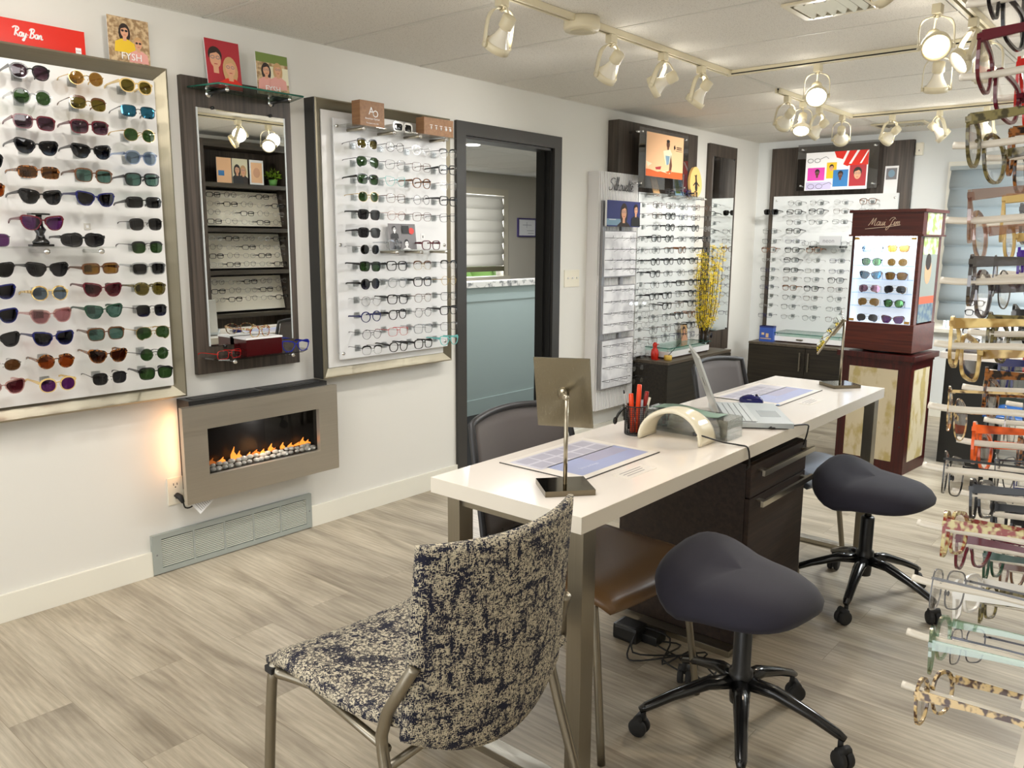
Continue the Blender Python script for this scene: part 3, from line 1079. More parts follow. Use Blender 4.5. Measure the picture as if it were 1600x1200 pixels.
PORG = mat('print_orange', rgb(210, 96, 40), .5); PBLU = mat('print_blue', rgb(52, 120, 180), .5); PNVY = mat('print_navy', rgb(44, 52, 110), .5); PMAG = mat('print_magenta', rgb(216, 70, 170), .5)
PSHIRT = mat('print_cream', rgb(226, 220, 190), .5); PLIL = mat('print_lilac', rgb(196, 190, 222), .5); PSKY = mat('print_sky', rgb(120, 150, 170), .5)
PM = [WHITE, SKIN, SKIN2, HAIRD, HAIRB, STONE, PYEL, PPINK, PGRN, PGREY, PBLK, PSAND, PORG, PBLU, PNVY, PMAG, PSHIRT, PLIL, RED, DKRED, PSKY]
I = {n: i for i, n in enumerate('white skin skin2 dark blond stone yellow pink green grey black sand orange blue navy magenta cream lilac red dkred sky'.split())}
def bust(cx, cy, s, skin, hair, shirt, long_=False, shades=False, asp=1.0):
    """head and shoulders print; cy = chin height, s = head height, asp = width/height of the card"""
    a = s / asp
    L = []
    if long_:
        L.append(('e', cx, cy + s * .35, a * .52, s * .85, hair))
    L.append(('p', [(cx - a * .95, cy - s * 1.3), (cx - a * .85, cy - s * .45), (cx - a * .3, cy - s * .15), (cx + a * .3, cy - s * .15), (cx + a * .85, cy - s * .45), (cx + a * .95, cy - s * 1.3)], shirt))
    L.append(('r', cx - a * .16, cy - s * .3, a * .32, s * .4, skin))
    L.append(('e', cx, cy + s * .68, a * .42, s * .46, hair))
    L.append(('e', cx, cy + s * .45, a * .34, s * .47, skin))
    L.append(('p', [(cx - a * .36, cy + s * .68), (cx - a * .3, cy + s * 1.0), (cx, cy + s * 1.1), (cx + a * .3, cy + s * 1.0), (cx + a * .36, cy + s * .68), (cx + a * .1, cy + s * .84)], hair))
    for d in (-1, 1):
        L.append(('e', cx + d * a * .16, cy + s * .55, a * .13, s * .10, I['black'] if shades else I['grey']))
        if not shades: L.append(('e', cx + d * a * .16, cy + s * .55, a * .09, s * .06, skin))
    L.append(('r', cx - a * .1, cy + s * .17, a * .2, s * .04, I['dkred']))
    return L

# ------------------------------------------------------------------ left wall: framed display boards
def picture_frame_board(name, label, y0, y1, z0, z1, fwid, bx):
    """deep moulded frame round a white board; y0..z1 outer edge"""
    t = thing(name, label, 'display board', (0, (y0 + y1) / 2, z0))
    d0, d1 = .075, .045
    for nm, q in (('frame_rail', 0), ('frame_rail', 1), ('frame_stile', 2), ('frame_stile', 3)):
        mb = MB()
        if q == 0: A, B, a, b = (y0, z1), (y1, z1), (y1 - fwid, z1 - fwid), (y0 + fwid, z1 - fwid)
        if q == 1: A, B, a, b = (y1, z0), (y0, z0), (y0 + fwid, z0 + fwid), (y1 - fwid, z0 + fwid)
        if q == 2: A, B, a, b = (y0, z0), (y0, z1), (y0 + fwid, z1 - fwid), (y0 + fwid, z0 + fwid)
        if q == 3: A, B, a, b = (y1, z1), (y1, z0), (y1 - fwid, z0 + fwid), (y1 - fwid, z1 - fwid)
        m0 = lambda p, r, k: (p[0] + (r[0] - p[0]) * k, p[1] + (r[1] - p[1]) * k)
        prof = [(0, 0), (0, d0), (.12, d0 + .004), (.8, d1 + .006), (1, d1), (1, 0)]
        vs = []
        for k, x in prof:
            p, r = m0(A, b, k), m0(B, a, k)
            vs += [(x, p[0], p[1]), (x, r[0], r[1])]
        n = len(prof)
        mb.add(vs, [(2 * i, 2 * i + 1, 2 * ((i + 1) % n) + 1, 2 * ((i + 1) % n)) for i in range(n)] + [[2 * i for i in range(n)], [2 * i + 1 for i in range(n)][::-1]])
        if q == 2:
            mb.box(-.0, d0 - .002, y0 - .004, y0, z0, z1, 1)
        mb.build(nm, [PEWTERH if q < 2 else PEWTER, BLACK], t)
    mb = MB()
    mb.box(.0, bx, y0 + fwid * .85, y1 - fwid * .85, z0 + fwid * .85, z1 - fwid * .85, bev=.002)
    mb.build('board', WHITEB, t)
    return t

BRK = None
def bracket_mesh():
    mb = MB()
    mb.box(0, .004, -.017, .017, -.016, .016, bev=.001)
    mb.tube([(.004, 0, .0), (.03, 0, .004), (.118, 0, .008)], .0022, 5)
    mb.box(.012, .016, -.012, .012, -.012, .010)
    return mb.mesh('display_peg', glassmat('peg_acrylic', (.96, .97, .97), .93, .1, .02))
BRK = bracket_mesh()
def peg(board, loc, rotz=0):
    o = bpy.data.objects.new('display_peg', BRK)
    COL.objects.link(o)
    o.parent = board
    o.location = V(loc) - V(board.location)
    o.rotation_euler = (0, 0, rotz)
    return o

def wall_wear(board, boardname, colname, ridx, bx, y, z, kind, f, l, group, rng, sun=True, n=24, lab=None, depth=.128, **kw):
    h_ = SIZE[kind][1]
    cat = 'sunglasses' if sun else 'eyeglasses'
    fnm = FN.get(f, f)
    if lab is None:
        lab = '%s %s %s%s, %s, %s, %s' % (fnm, KN.get(kind, kind), cat, (', %s lenses' % LN.get(l, l)) if sun else '', ridx + ' down' if ridx not in ('top', 'bottom') else ridx, colname, boardname)
    px = bx + depth
    g = wear(gspec(kind, f, l, n, **kw), cat, lab, cat, group, (px, y, z - h_ / 2), (rng.uniform(-.05, .05), rng.uniform(-.03, .03), pi / 2 + rng.uniform(-.06, .06)))
    if board is not None:
        peg(board, (bx, y, z + .0))
    return g
rng = random.Random(3)

LB = picture_frame_board('framed_display_board', 'large pewter framed white board of sunglasses at the left edge', .36, 1.70, .77, 2.085, .062, .07)
zrow = lambda k, n: ORD[k] if k < n - 1 else 'bottom'
colA = [1.975, 1.893, 1.811, 1.729, 1.645, 1.562, 1.313, 1.231, 1.150, 1.070, .988, .904]
sA = [('panto', 'black', 'purple'), ('round', 'clear', 'green'), ('square', 'burgundy', 'purple'), ('cat', 'black', 'blue'), ('rect', 'tortoise', 'brown'), ('cat', 'black', 'grey'),
      ('cat', 'black', 'grey'), ('round', 'horn', 'bluegrey'), ('cat', 'pink', 'mauve'), ('cat', 'navy', 'navy'), ('round', 'tortoise', 'orange'), ('hex', 'tan', 'violet')]
for k, (z, s) in enumerate(zip(colA, sA)):
    wall_wear(LB, 'large left board', 'leftmost full column', zrow(k, 12), .07, 1.153, z, *s, 'sunglasses on the large left board', rng)
colB = [1.981, 1.895, 1.814, 1.729, 1.645, 1.562, 1.313, 1.235, 1.155, 1.072, .988, .903]
sB = [('round', 'gold', 'amber'), ('clubmaster', 'brown', 'olive'), ('square', 'burgundy', 'purple'), ('cat', 'black', 'blue'), ('square', 'brown', 'teal'), ('cat', 'navy', 'navy'),
      ('rect', 'brown', 'amber'), ('cat', 'burgundy', 'pinkgrad'), ('cat', 'green', 'teal'), ('square', 'brown', 'teal'), ('cat', 'tortoise', 'browngrad'), ('clubmaster', 'black', 'grey')]
for k, (z, s) in enumerate(zip(colB, sB)):
    wall_wear(LB, 'large left board', 'middle column', zrow(k, 12), .07, 1.336, z, *s, 'sunglasses on the large left board', rng)
colC = [1.978, 1.889, 1.804, 1.721, 1.642, 1.558, 1.475, 1.389, 1.309, 1.232, 1.147, 1.062, .979, .903]
sC = [('panto', 'tan', 'olive'), ('square', 'gunmetal', 'mirror_blue'), ('hex', 'gold', 'green'), ('panto', 'lightblue', 'bluegrey'), ('square', 'black', 'teal'), ('rect', 'black', 'grey'), ('clubmaster', 'black', 'greygrad'),
      ('clubmaster', 'black', 'green'), ('square', 'clear', 'greygrad'), ('panto', 'olive', 'olive'), ('clubmaster', 'black', 'navy'), ('aviator', 'gold', 'green'), ('round', 'gunmetal', 'green'), ('square', 'black', 'green')]
for k, (z, s) in enumerate(zip(colC, sC)):
    wall_wear(LB, 'large left board', 'rightmost column', zrow(k, 14), .07, 1.515, z, *s, 'sunglasses on the large left board', rng)
colZ = [1.415, 1.315, 1.241, 1.160, 1.077, .991, .914]
sZ = [('square', 'gunmetal', 'violet'), ('cat', 'black', 'black'), ('cat', 'navy', 'navy'), ('cat', 'navy', 'navy'), ('cat', 'black', 'grey'), ('oval', 'silver', 'brown'), ('cat', 'pink', 'pinkgrad')]
for k, (z, s) in enumerate(zip(colZ, sZ)):
    wall_wear(LB if k else None, 'large left board', 'cut off column', ORD[k], .07, .977, z, *s, 'sunglasses on the large left board', rng)
for k, (z, s) in enumerate([(1.75, ('cat', 'black', 'black')), (1.66, ('square', 'tortoise', 'orange'))]):
    wall_wear(LB, '', '', '', .07, .977, z - .08, *s, 'sunglasses on the large left board', rng, lab='%s sunglasses cut by the left photo edge, %s one above the clear shelf' % (('black cat eye', 'tortoiseshell square')[k], ('upper', 'lower')[k]))
# small clear shelf on the board with a black stand
t = thing('glass_shelf', 'clear shelf on two chrome pegs across the large left board', 'shelf', (.07, 1.2, 1.39))
mb = MB(); mb.box(.072, .225, .86, 1.385, 1.388, 1.394); mb.build('shelf_plate', CLEAR, t)
for y in (1.147, 1.332):
    mb = MB(); mb.cyl((.07, y, 1.377), (.215, y, 1.377), .007, 12); mb.cyl((.215, y, 1.377), (.222, y, 1.377), .010, 12, 1); mb.build('shelf_peg', [CLEAR, CHROME], t)
t = thing('display_stand', 'black baluster stand holding plum sunglasses on the clear shelf', 'display stand', (.17, 1.148, 1.394))
mb = MB()
mb.box(.15, .19, 1.112, 1.184, 1.394, 1.402, bev=.002)
mb.lathe([(.026, 0), (.028, .008), (.016, .02), (.012, .035), (.02, .05), (.012, .062), (.009, .09), (.010, .1)], (.17, 1.148, 1.402))
mb.box(.15, .19, 1.118, 1.178, 1.502, 1.508)
mb.build('pedestal', BLACKG, t)
wear(gspec('cat', 'burgundy', 'violet'), 'sunglasses', 'plum cat eye sunglasses perched on the black baluster stand', 'sunglasses', 'sunglasses on the clear shelf', (.205, 1.148, 1.452), (0, 0, pi / 2))
wear(gspec('wrap', 'black', 'greygrad', thick=.006), 'sunglasses', 'black wide sunglasses folded on the clear shelf beside the black stand', 'sunglasses', 'sunglasses on the clear shelf', (.19, 1.285, 1.396), (0, 0, pi / 2))
t = tag(MB().box(.07, .073, 1.338, 1.362, 1.455, 1.479).box(.073, .0735, 1.345, 1.355, 1.462, 1.472, 1).build('security_tag', [mat('tag_grey', rgb(200, 196, 186), .4), WHITE]), 'small square clear tag stuck on the large left board above the shelf', 'tag')

# sign cards standing on the frames
N = (1, 0, 0)
t = thing('brand_sign', 'red sign with white script lettering standing on the large left frame', 'sign', (.04, 1.1, 2.085))
mb = MB(); mb.box(.036, .042, .80, 1.407, 2.085, 2.172); mb.build('panel', mat('sign_red', rgb(214, 34, 12), .35), t)
script_text('Ray-Ban', (.0425, 1.165, 2.118), (0, 1, 0), (0, 0, 1), .0145, .0027, WHITE, t)
mb = MB(); mb.box(.042, .0425, 1.372, 1.392, 2.092, 2.112); mb.build('emblem', WHITE, t)
text('Ray-Ban', (.0428, 1.374, 2.100), (0, 1, 0), (0, 0, 1), .005, RED, t, depth=.0004)
fy = [('r', 0, 0, 1, 1, I['stone'])] + bust(.40, .56, .26, I['skin'], I['dark'], I['yellow'], True, True, .95) + bust(.72, .34, .24, I['skin'], I['blond'], I['pink'], False, True, .95)
placard('poster_card', 'poster card of two women in sunglasses by a stone wall, on the large left frame', 'poster', (.055, 1.487, 2.087), (0, 1, 0), (0, 0, 1), .158, .163, .004, fy, PM)
pc = bpy.data.objects['poster_card']
text('FYSH', (.0605, 1.53, 2.098), (0, 1, 0), (0, 0, 1), .036, WHITE, pc, depth=.0006)

# ------------------------------------------------------------------ wall mirror unit
t = thing('wall_mirror', 'tall dark wood panel with an inset mirror and two small shelves', 'mirror', (0, 2.04, .845))
mb = MB(); mb.box(0, .03, 1.78, 2.30, .845, 2.083, bev=.001); mb.build('back_panel', WGREY, t)
mb = MB(); mb.box(.0305, .0355, 1.842, 2.258, .965, 1.962); mb.build('mirror_glass', [MIRROR], t)
for y in (1.91, 2.19):
    for z in (1.966, .960):
        mb = MB(); mb.cyl((.03, y, z), (.042, y, z), .007, 12); mb.build('clip', BLACK, t)
for y0, y1, nm in ((1.836, 1.842, 'left'), (2.258, 2.264, 'right')):
    mb = MB(); mb.box(.0305, .037, y0, y1, .965, 1.962); mb.build('bevel_strip', mat('mirror_bevel', (.55, .58, .58), .3), t)
t = thing('glass_shelf', 'green edged glass shelf at the top of the mirror panel', 'shelf', (.03, 2.04, 2.03))
poly = [(.035, 1.80), (.235, 1.84), (.235, 2.22), (.035, 2.30)]
mb = MB(); mb.prism([(.035, 1.805), (.215, 1.84), (.215, 2.24), (.035, 2.29)], (0, 0, 2.032), (1, 0, 0), (0, 1, 0), .008); mb.build('shelf_plate', GLASSG, t)
mb = MB()
for a, b in (((.215, 1.84), (.215, 2.24)), ((.035, 1.805), (.215, 1.84)), ((.215, 2.24), (.035, 2.29))):
    mb.tube([(a[0], a[1], 2.036), (b[0], b[1], 2.036)], .0042, 4)
mb.build('glass_edge', GEDGE, t)
for y in (1.90, 2.20):
    mb = MB(); mb.cyl((.03, y, 2.024), (.17, y, 2.024), .008, 14, 0); mb.cyl((.03, y, 2.022), (.034, y, 2.022), .016, 18, 1); mb.cyl((.17, y, 2.024), (.178, y, 2.024), .009, 14, 1)
    mb.build('shelf_peg', [BLACK, CHROME], t)
sa = [('r', 0, 0, 1, 1, I['dkred'])] + bust(.27, .42, .38, I['skin'], I['dark'], I['dkred'], False, False, .8) + bust(.68, .28, .34, I['skin'], I['blond'], I['red'], True, False, .8) + [('r', .78, .08, .14, .02, I['white'])]
placard('poster_card', 'red poster card of a man and a woman in glasses on the glass shelf', 'poster', (.09, 1.868, 2.0405), (0, 1, 0), (-.10, 0, 1), .156, .195, .004, sa, PM)
sb = [('r', 0, 0, 1, 1, I['stone']), ('r', 0, .78, 1, .22, I['green']), ('r', .3, .3, .7, .4, I['cream'])] + bust(.30, .46, .26, I['skin'], I['dark'], I['pink'], True, False, .9) + bust(.66, .50, .26, I['skin'], I['blond'], I['pink'], True, False, .9)
o = placard('poster_card', 'poster card of two long haired women outdoors on the glass shelf', 'poster', (.115, 2.082, 2.0405), (0, 1, 0), (-.06, 0, 1), .158, .172, .004, sb, PM)
text('FYSH', (.1225, 2.115, 2.054), (0, 1, 0), (-.06, 0, 1), .034, WHITE, o, depth=.0006)
# lower clear shelf with red box
t = thing('glass_shelf', 'clear acrylic shelf below the mirror', 'shelf', (.03, 2.04, .915))
mb = MB(); mb.prism([(.031, 1.80), (.14, 1.815), (.17, 1.85), (.17, 2.22), (.11, 2.29), (.031, 2.29)], (0, 0, .914), (1, 0, 0), (0, 1, 0), .006); mb.build('shelf_plate', glassmat('shelf_white_acrylic', (.9, .9, .92), .72, .08, .2), t)
for y in (1.885, 2.18):
    mb = MB(); mb.cyl((.03, y, .906), (.15, y, .906), .008, 14, 0); mb.cyl((.15, y, .906), (.156, y, .906), .010, 14, 1); mb.build('shelf_peg', [CLEAR, CHROME], t)
t = thing('display_box', 'dark red gift box with a white lid on the lower mirror shelf', 'box', (.1, 2.03, .92))
BX = mat('dark_red_lacquer', rgb(64, 8, 12), .15)
mb = MB(); mb.box(.05, .15, 1.945, 2.125, .9205, .992, bev=.001); mb.build('body', BX, t)
mb = MB(); mb.box(.048, .152, 1.943, 2.127, .992, .999); mb.build('lid', WHITE, t)
wear(gspec('panto', 'multi', 'clear', wire=False), 'eyeglasses', 'black and orange eyeglasses standing on the dark red box', 'eyeglasses', 'eyeglasses on the mirror shelf', (.125, 2.035, 1.0), (0, 0, pi / 2 + .25))
wear(gspec('rect', 'red', 'clear', wire=True), 'eyeglasses', 'thin red eyeglasses left of the dark red box', 'eyeglasses', 'eyeglasses on the mirror shelf', (.145, 1.868, .9215), (0, 0, pi / 2 + .2))
wear(gspec('cat', 'blue', 'clear'), 'eyeglasses', 'bright blue eyeglasses right of the dark red box', 'eyeglasses', 'eyeglasses on the mirror shelf', (.15, 2.20, .9215), (0, 0, pi / 2 - .1))

# ------------------------------------------------------------------ second framed board
PB = picture_frame_board('framed_display_board', 'pewter framed white board of eyeglasses left of the doorway', 2.402, 3.288, .755, 2.073, .055, .055)
mb = MB(); mb.box(.075, .081, 2.50, 3.25, .84, 1.99); mb.build('acrylic_sheet', mat('frosted_sheet', rgb(226, 227, 228), .45), PB)
for y in (2.52, 3.23):
    for z in (1.955, 1.40, .87):
        mb = MB(); mb.cyl((.055, y, z), (.086, y, z), .008, 14); mb.build('standoff', CHROME, PB)
zr = [1.872, 1.789, 1.709, 1.628, 1.543, 1.458, 1.379, 1.297, 1.213, 1.130, 1.054, .968, .889]
P0 = [('clubmaster', 'black', 'olive'), ('aviator', 'gunmetal', 'green'), ('square', 'black', 'green'), ('hex', 'gold', 'green'), ('square', 'black', 'grey'), ('square', 'black', 'grey'), ('hex', 'silver', 'black'),
      ('square', 'black', 'green'), ('round', 'black', 'lilacgrad'), ('round', 'silver', 'clear'), ('round', 'navy', 'clear'), ('round', 'gunmetal', 'clear'), ('clubmaster', 'black', 'clear')]
P1 = [('panto', 'black', 'clear', 1), ('square', 'grey', 'clear', 1), ('cat', 'teal', 'clear', 1), ('square', 'brown', 'clear', 1), ('panto', 'rose', 'clear', 1), None, None, ('square', 'black', 'clear', 0),
      ('panto', 'clear', 'clear', 0), ('square', 'black', 'clear', 0), ('panto', 'black', 'clear', 0), ('square', 'red', 'clear', 1), ('panto', 'black', 'clear', 0)]
P2 = [('panto', 'silver', 'clear', 1), ('square', 'brown', 'clear', 1), ('panto', 'tortoise', 'clear', 0), ('round', 'gunmetal', 'clear', 1), ('square', 'brown', 'clear', 1), None, None, ('clubmaster', 'silver', 'clear', 1),
      ('square', 'black', 'clear', 0), ('panto', 'brown', 'clear', 1), ('round', 'black', 'clear', 1), ('square', 'clear', 'clear', 0), ('square', 'black', 'clear', 0)]
P3 = [('clubmaster', 'black', 'clear', 1), ('square', 'black', 'clear', 0), ('square', 'silver', 'clear', 1), ('square', 'black', 'clear', 0), ('square', 'black', 'clear', 1), None, None, ('clubmaster', 'black', 'clear', 1),
      ('round', 'gold', 'clear', 1), ('square', 'black', 'clear', 1), ('square', 'black', 'clear', 0), ('square', 'grey', 'clear', 1), ('cat', 'teal', 'clear', 0)]
for k in range(13):
    s = P0[k]
    wall_wear(PB, 'board beside doorway', 'first column', zrow(k, 13), .081, 2.609, zr[k], *s, 'glasses on the board left of the doorway', rng, sun=s[2] != 'clear', depth=.118)
    for nm, PP, y in (('second column', P1, 2.783), ('third column', P2, 2.958), ('rightmost column', P3, 3.150)):
        s = PP[k]
        if s:
            wall_wear(PB, 'board beside doorway', nm, zrow(k, 13), .081, y, zr[k], s[0], s[1], s[2], 'glasses on the board left of the doorway', rng, sun=False, depth=.118, wire=bool(s[3]) if s[0] != 'clubmaster' else None)
# top ledge with wooden brand blocks
t = thing('glass_shelf', 'clear shelf on four long chrome pegs above the eyeglasses board', 'shelf', (.081, 2.86, 1.95))
mb = MB(); mb.box(.083, .20, 2.50, 3.21, 1.9505, 1.955); mb.build('shelf_plate', CLEAR, t)
for y in (2.584, 2.775, 2.949, 3.131):
    mb = MB(); mb.cyl((.081, y, 1.941), (.2, y, 1.941), .0075, 14); mb.cyl((.2, y, 1.941), (.207, y, 1.941), .0105, 14, 1); mb.build('shelf_peg', [NICKEL, CHROME], t)
t = thing('brand_block', 'mid brown wood block with white AO emblem on the clear shelf', 'sign', (.17, 2.645, 1.955))
mb = MB(); mb.box(.13, .19, 2.573, 2.722, 1.9555, 2.071, bev=.001); mb.build('block', OAKC, t)
text('A', (.1903, 2.625, 2.010), (0, 1, 0), (0, 0, 1), .05, WHITE, t, depth=.0006)
text('O', (.1903, 2.648, 2.000), (0, 1, 0), (0, 0, 1), .046, WHITE, t, depth=.0006)
text('American Optical', (.1903, 2.6475, 1.987), (0, 1, 0), (0, 0, 1), .0125, WHITE, t, depth=.0006, align='CENTER')
text('The original, since 1833', (.1903, 2.6475, 1.968), (0, 1, 0), (0, 0, 1), .008, WHITE, t, depth=.0006, align='CENTER')
t = thing('brand_block', 'mid brown wood block with five small white icons on the clear shelf', 'sign', (.17, 3.09, 1.955))
mb = MB(); mb.box(.13, .19, 2.985, 3.195, 1.9555, 2.041, bev=.001); mb.build('block', OAKC, t)
mb = MB()
for k, y in enumerate((3.035, 3.07, 3.105, 3.14, 3.17)):
    mb.lathe([(.0045, 0), (.007, .003), (.006, .012), (.0035, .016)] if k > 2 else [(.003, 0), (.004, .01), (.003, .015)], (.1903, y, 1.985), (0, 0, 1), 8)
    mb.box(.19, .1906, y - .009, y + .009, 2.004, 2.007)
mb.build('icons', WHITE, t)
wear(gspec('rect', 'white', 'greygrad', thick=.007), 'sunglasses', 'chunky white sunglasses between the two brown wood blocks', 'sunglasses', None, (.175, 2.86, 1.957), (0, 0, pi / 2 + .1))
# mid shelf
t = thing('glass_shelf', 'clear shelf on three chrome pegs in the middle of the eyeglasses board', 'shelf', (.081, 2.92, 1.37))
mb = MB(); mb.box(.083, .205, 2.68, 3.165, 1.3725, 1.378); mb.build('shelf_plate', CLEAR, t)
for y in (2.777, 2.943, 3.125):
    mb = MB(); mb.cyl((.081, y, 1.365), (.2, y, 1.365), .007, 14); mb.cyl((.2, y, 1.365), (.206, y, 1.365), .0095, 14, 1); mb.build('shelf_peg', [NICKEL, CHROME], t)
sc = [('r', 0, 0, 1, 1, I['grey'])] + bust(.25, .18, .22, I['grey'], I['black'], I['black'], False, True, 1.35) + bust(.62, .1, .26, I['white'], I['black'], I['white'], False, False, 1.35) + bust(.2, .68, .2, I['white'], I['black'], I['black'], False, True, 1.35) + [('e', .82, .72, .1, .13, I['red']), ('r', .48, .62, .25, .3, I['black'])]
placard('postcard', 'black and white photo card with a red spot on the middle shelf', 'card', (.125, 2.80, 1.3785), (0, 1, 0), (-.12, 0, 1), .185, .13, .002, sc, PM)
wear(gspec('panto', 'clear', 'clear'), 'eyeglasses', 'clear eyeglasses in front of the black and white photo card', 'eyeglasses', 'eyeglasses on the middle shelf', (.165, 2.80, 1.3785), (0, 0, pi / 2 + .2))
wear(gspec('square', 'burgundy', 'clear'), 'eyeglasses', 'dark red eyeglasses right of the black and white photo card', 'eyeglasses', 'eyeglasses on the middle shelf', (.18, 3.04, 1.3785), (0, 0, pi / 2))
tag(MB().box(.081, .084, 3.055, 3.08, 1.43, 1.46).box(.084, .0843, 3.064, 3.070, 1.437, 1.450, 1).build('security_tag', [WHITE, PBLK]), 'small white tag stuck above the middle shelf left of the doorway', 'tag')

# ------------------------------------------------------------------ fireplace, vent, outlet, switch
t = thing('electric_fireplace', 'brushed steel framed electric fireplace hung on the left wall', 'fireplace', (0, 2.045, .312))
FY0, FY1, FZ0, FZ1 = 1.645, 2.44, .312, .73
OY0, OY1, OZ0, OZ1 = 1.754, 2.332, .42, .626
mb = MB()
mb.box(.10, .125, FY0, FY1, FZ0, OZ0); mb.box(.10, .125, FY0, FY1, OZ1, FZ1); mb.box(.10, .125, FY0, OY0, OZ0, OZ1); mb.box(.10, .125, OY1, FY1, OZ0, OZ1)
mb.build('front_panel', STEEL, t)
mb = MB()
mb.box(0, .02, 1.69, 2.40, .35, .75, 0); mb.box(.02, .10, 1.69, 1.72, .35, .75); mb.box(.02, .10, 2.37, 2.40, .35, .75)
mb.box(.02, .10, 1.72, 2.37, .35, .42); mb.box(.02, .10, 1.72, 2.37, .64, .75)
mb.build('housing', BLACK, t)
for k in range(2):
    mb = MB(); mb.box(.015, .085, 1.72 + .34 * k, 2.03 + .34 * k, .75, .7525); mb.build('air_grille', mat('dark_grille', (.03, .03, .03), .6), t)
mb = MB(); mb.box(.099, .1005, OY0, OY1, OZ0, OZ1); mb.build('window_pane', glassmat('smoked_pane', (.8, .8, .8), .85, 0, .02), t)
FLM = mat('flame', (1, .3, .05), .5, emit=(1, .30, .04), es=2.6)
FLM2 = mat('flame_glow', (1, .3, .05), .5, emit=(.8, .22, .03), es=.35)
mb = MB()
rf = random.Random(5)
for k in range(15):
    y = 1.80 + .52 * k / 14 + rf.uniform(-.015, .015)
    hgt = rf.choice([.016, .022, .03, .036, .06]); wd = rf.uniform(.012, .022)
    pl = [(-wd, 0), (wd, 0), (wd * .9, hgt * .35), (wd * .2, hgt * .6), (wd * .35, hgt), (-wd * .3, hgt * .7), (-wd, hgt * .4)]
    mb.prism(pl, (.045 + rf.uniform(-.01, .01), y, .445), (0, 1, 0), (0, 0, 1), .004, 0 if rf.random() < .45 else 1)
mb.build('flames', [FLM, FLM2], t)
PEB = mat('white_pebble', rgb(226, 224, 214), .5)
for k in range(36):
    r = rf.uniform(.010, .017)
    row = k % 2
    mb = MB()
    y = 1.77 + .545 * (k / 35) + rf.uniform(-.006, .006)
    z = .431 + (0 if row else rf.uniform(.008, .017))
    mb.ball((0, 0, 0), r, 0, 8, (1, 1.25, .8))
    pb_ = single('pebble', mb, PEB, 'smooth white pebble lying along the bottom of the fireplace opening', 'pebble', 'white pebbles in the fireplace', None)
    pb_.location = (.080 + (.006 if row else -.012), y, z)
light('flame_light', 'AREA', (.055, 1.684, .56), .5, (1, .50, .22), (-.25, -1, .0), .06, sy=.28)
light('pebble_fill', 'AREA', (.092, 2.045, .622), 3.2, (1, .93, .85), (-.15, 0, -1), .02, sy=.5)  # thin lamp added at the top of the opening to brighten the pebbles
light('flame_light', 'POINT', (.06, 2.04, .47), .35, (1, .42, .12), None, .05)
o = placard('hanging_tag', 'white printed paper tag hanging below the fireplace', 'tag', (.10, 1.668, .312), (0, .60, -.8), (0, .8, .6), .075, .085, .0006, [('r', .1, .15 + .1 * k, .8, .02, 1) for k in range(7)], [WHITE, PGREY])
t = thing('wall_outlet', 'white wall outlet left of the fireplace', 'outlet', (0, 1.657, .29))
mb = MB(); mb.box(0, .006, 1.622, 1.692, .29, .41, bev=.002); mb.build('plate', WPLAS, t)
mb = MB(); 
for z in (.375, .325):
    mb.box(.006, .0065, 1.647, 1.650, z, z + .010); mb.box(.006, .0065, 1.663, 1.666, z, z + .010); mb.cyl((.006, 1.6565, z - .008), (.0066, 1.6565, z - .008), .003, 8)
mb.build('sockets', PBLK, t)
t = thing('power_plug', 'black plug and short cable in the outlet by the fireplace', 'plug', (.006, 1.657, .325))
mb = MB(); mb.tube([(.0065, 1.660, .330), (.03, 1.663, .325), (.04, 1.67, .30)], [.012, .013, .007], 8); mb.build('plug', RUBBER, t)
mb = MB(); mb.tube(smoothpts([(.04, 1.67, .30), (.035, 1.68, .275), (.03, 1.71, .27), (.03, 1.75, .30), (.03, 1.76, .345)]), .0035, 6); mb.build('cable', RUBBER, t)
t = thing('floor_vent', 'grey metal louvred vent grille in the left wall at floor level', 'vent', (0, 1.94, 0))
VG = mat('grey_vent_paint', rgb(158, 164, 158), .4)
mb = MB()
VY0, VY1, VZ0, VZ1 = 1.532, 2.345, .004, .178
mb.box(0, .018, VY0, VY0 + .04, VZ0, VZ1); mb.box(0, .018, VY1 - .03, VY1, VZ0, VZ1); mb.box(0, .018, VY0 + .04, VY1 - .03, VZ0, VZ0 + .022); mb.box(0, .018, VY0 + .04, VY1 - .03, VZ1 - .022, VZ1)
sw = (VY1 - VY0 - .07) / 5
for k in range(1, 5):
    y = VY0 + .04 + sw * k; mb.box(0, .017, y - .004, y + .004, VZ0 + .02, VZ1 - .02)
mb.build('frame', VG, t)
mb = MB()
for k in range(15):
    z = VZ0 + .026 + k * .0083
    mb.box(.008, .0145, VY0 + .035, VY1 - .025, z, z + .0040)
mb.build('louvres', mat('vent_louvre', rgb(212, 214, 204), .4), t)
mb = MB(); mb.box(.0005, .003, VY0 + .02, VY1 - .02, VZ0 + .02, VZ1 - .02); mb.build('duct', DARK, t)
for y in (VY0 + .018, VY1 - .014):
    mb = MB(); mb.cyl((.018, y, .09), (.0195, y, .09), .0035, 8); mb.build('screw', PGREY, t)
t = thing('light_switch', 'white triple toggle switch plate right of the doorway', 'light switch', (0, 4.525, 1.12))
mb = MB(); mb.box(0, .006, 4.44, 4.61, 1.12, 1.235, bev=.002); mb.build('plate', WPLAS, t)
for y in (4.475, 4.525, 4.575):
    mb = MB(); mb.obox((.010, y, 1.18), (1, 0, .4), (0, 1, 0), (-.4, 0, 1), .008, .004, .004); mb.build('toggle', WHITE, t)

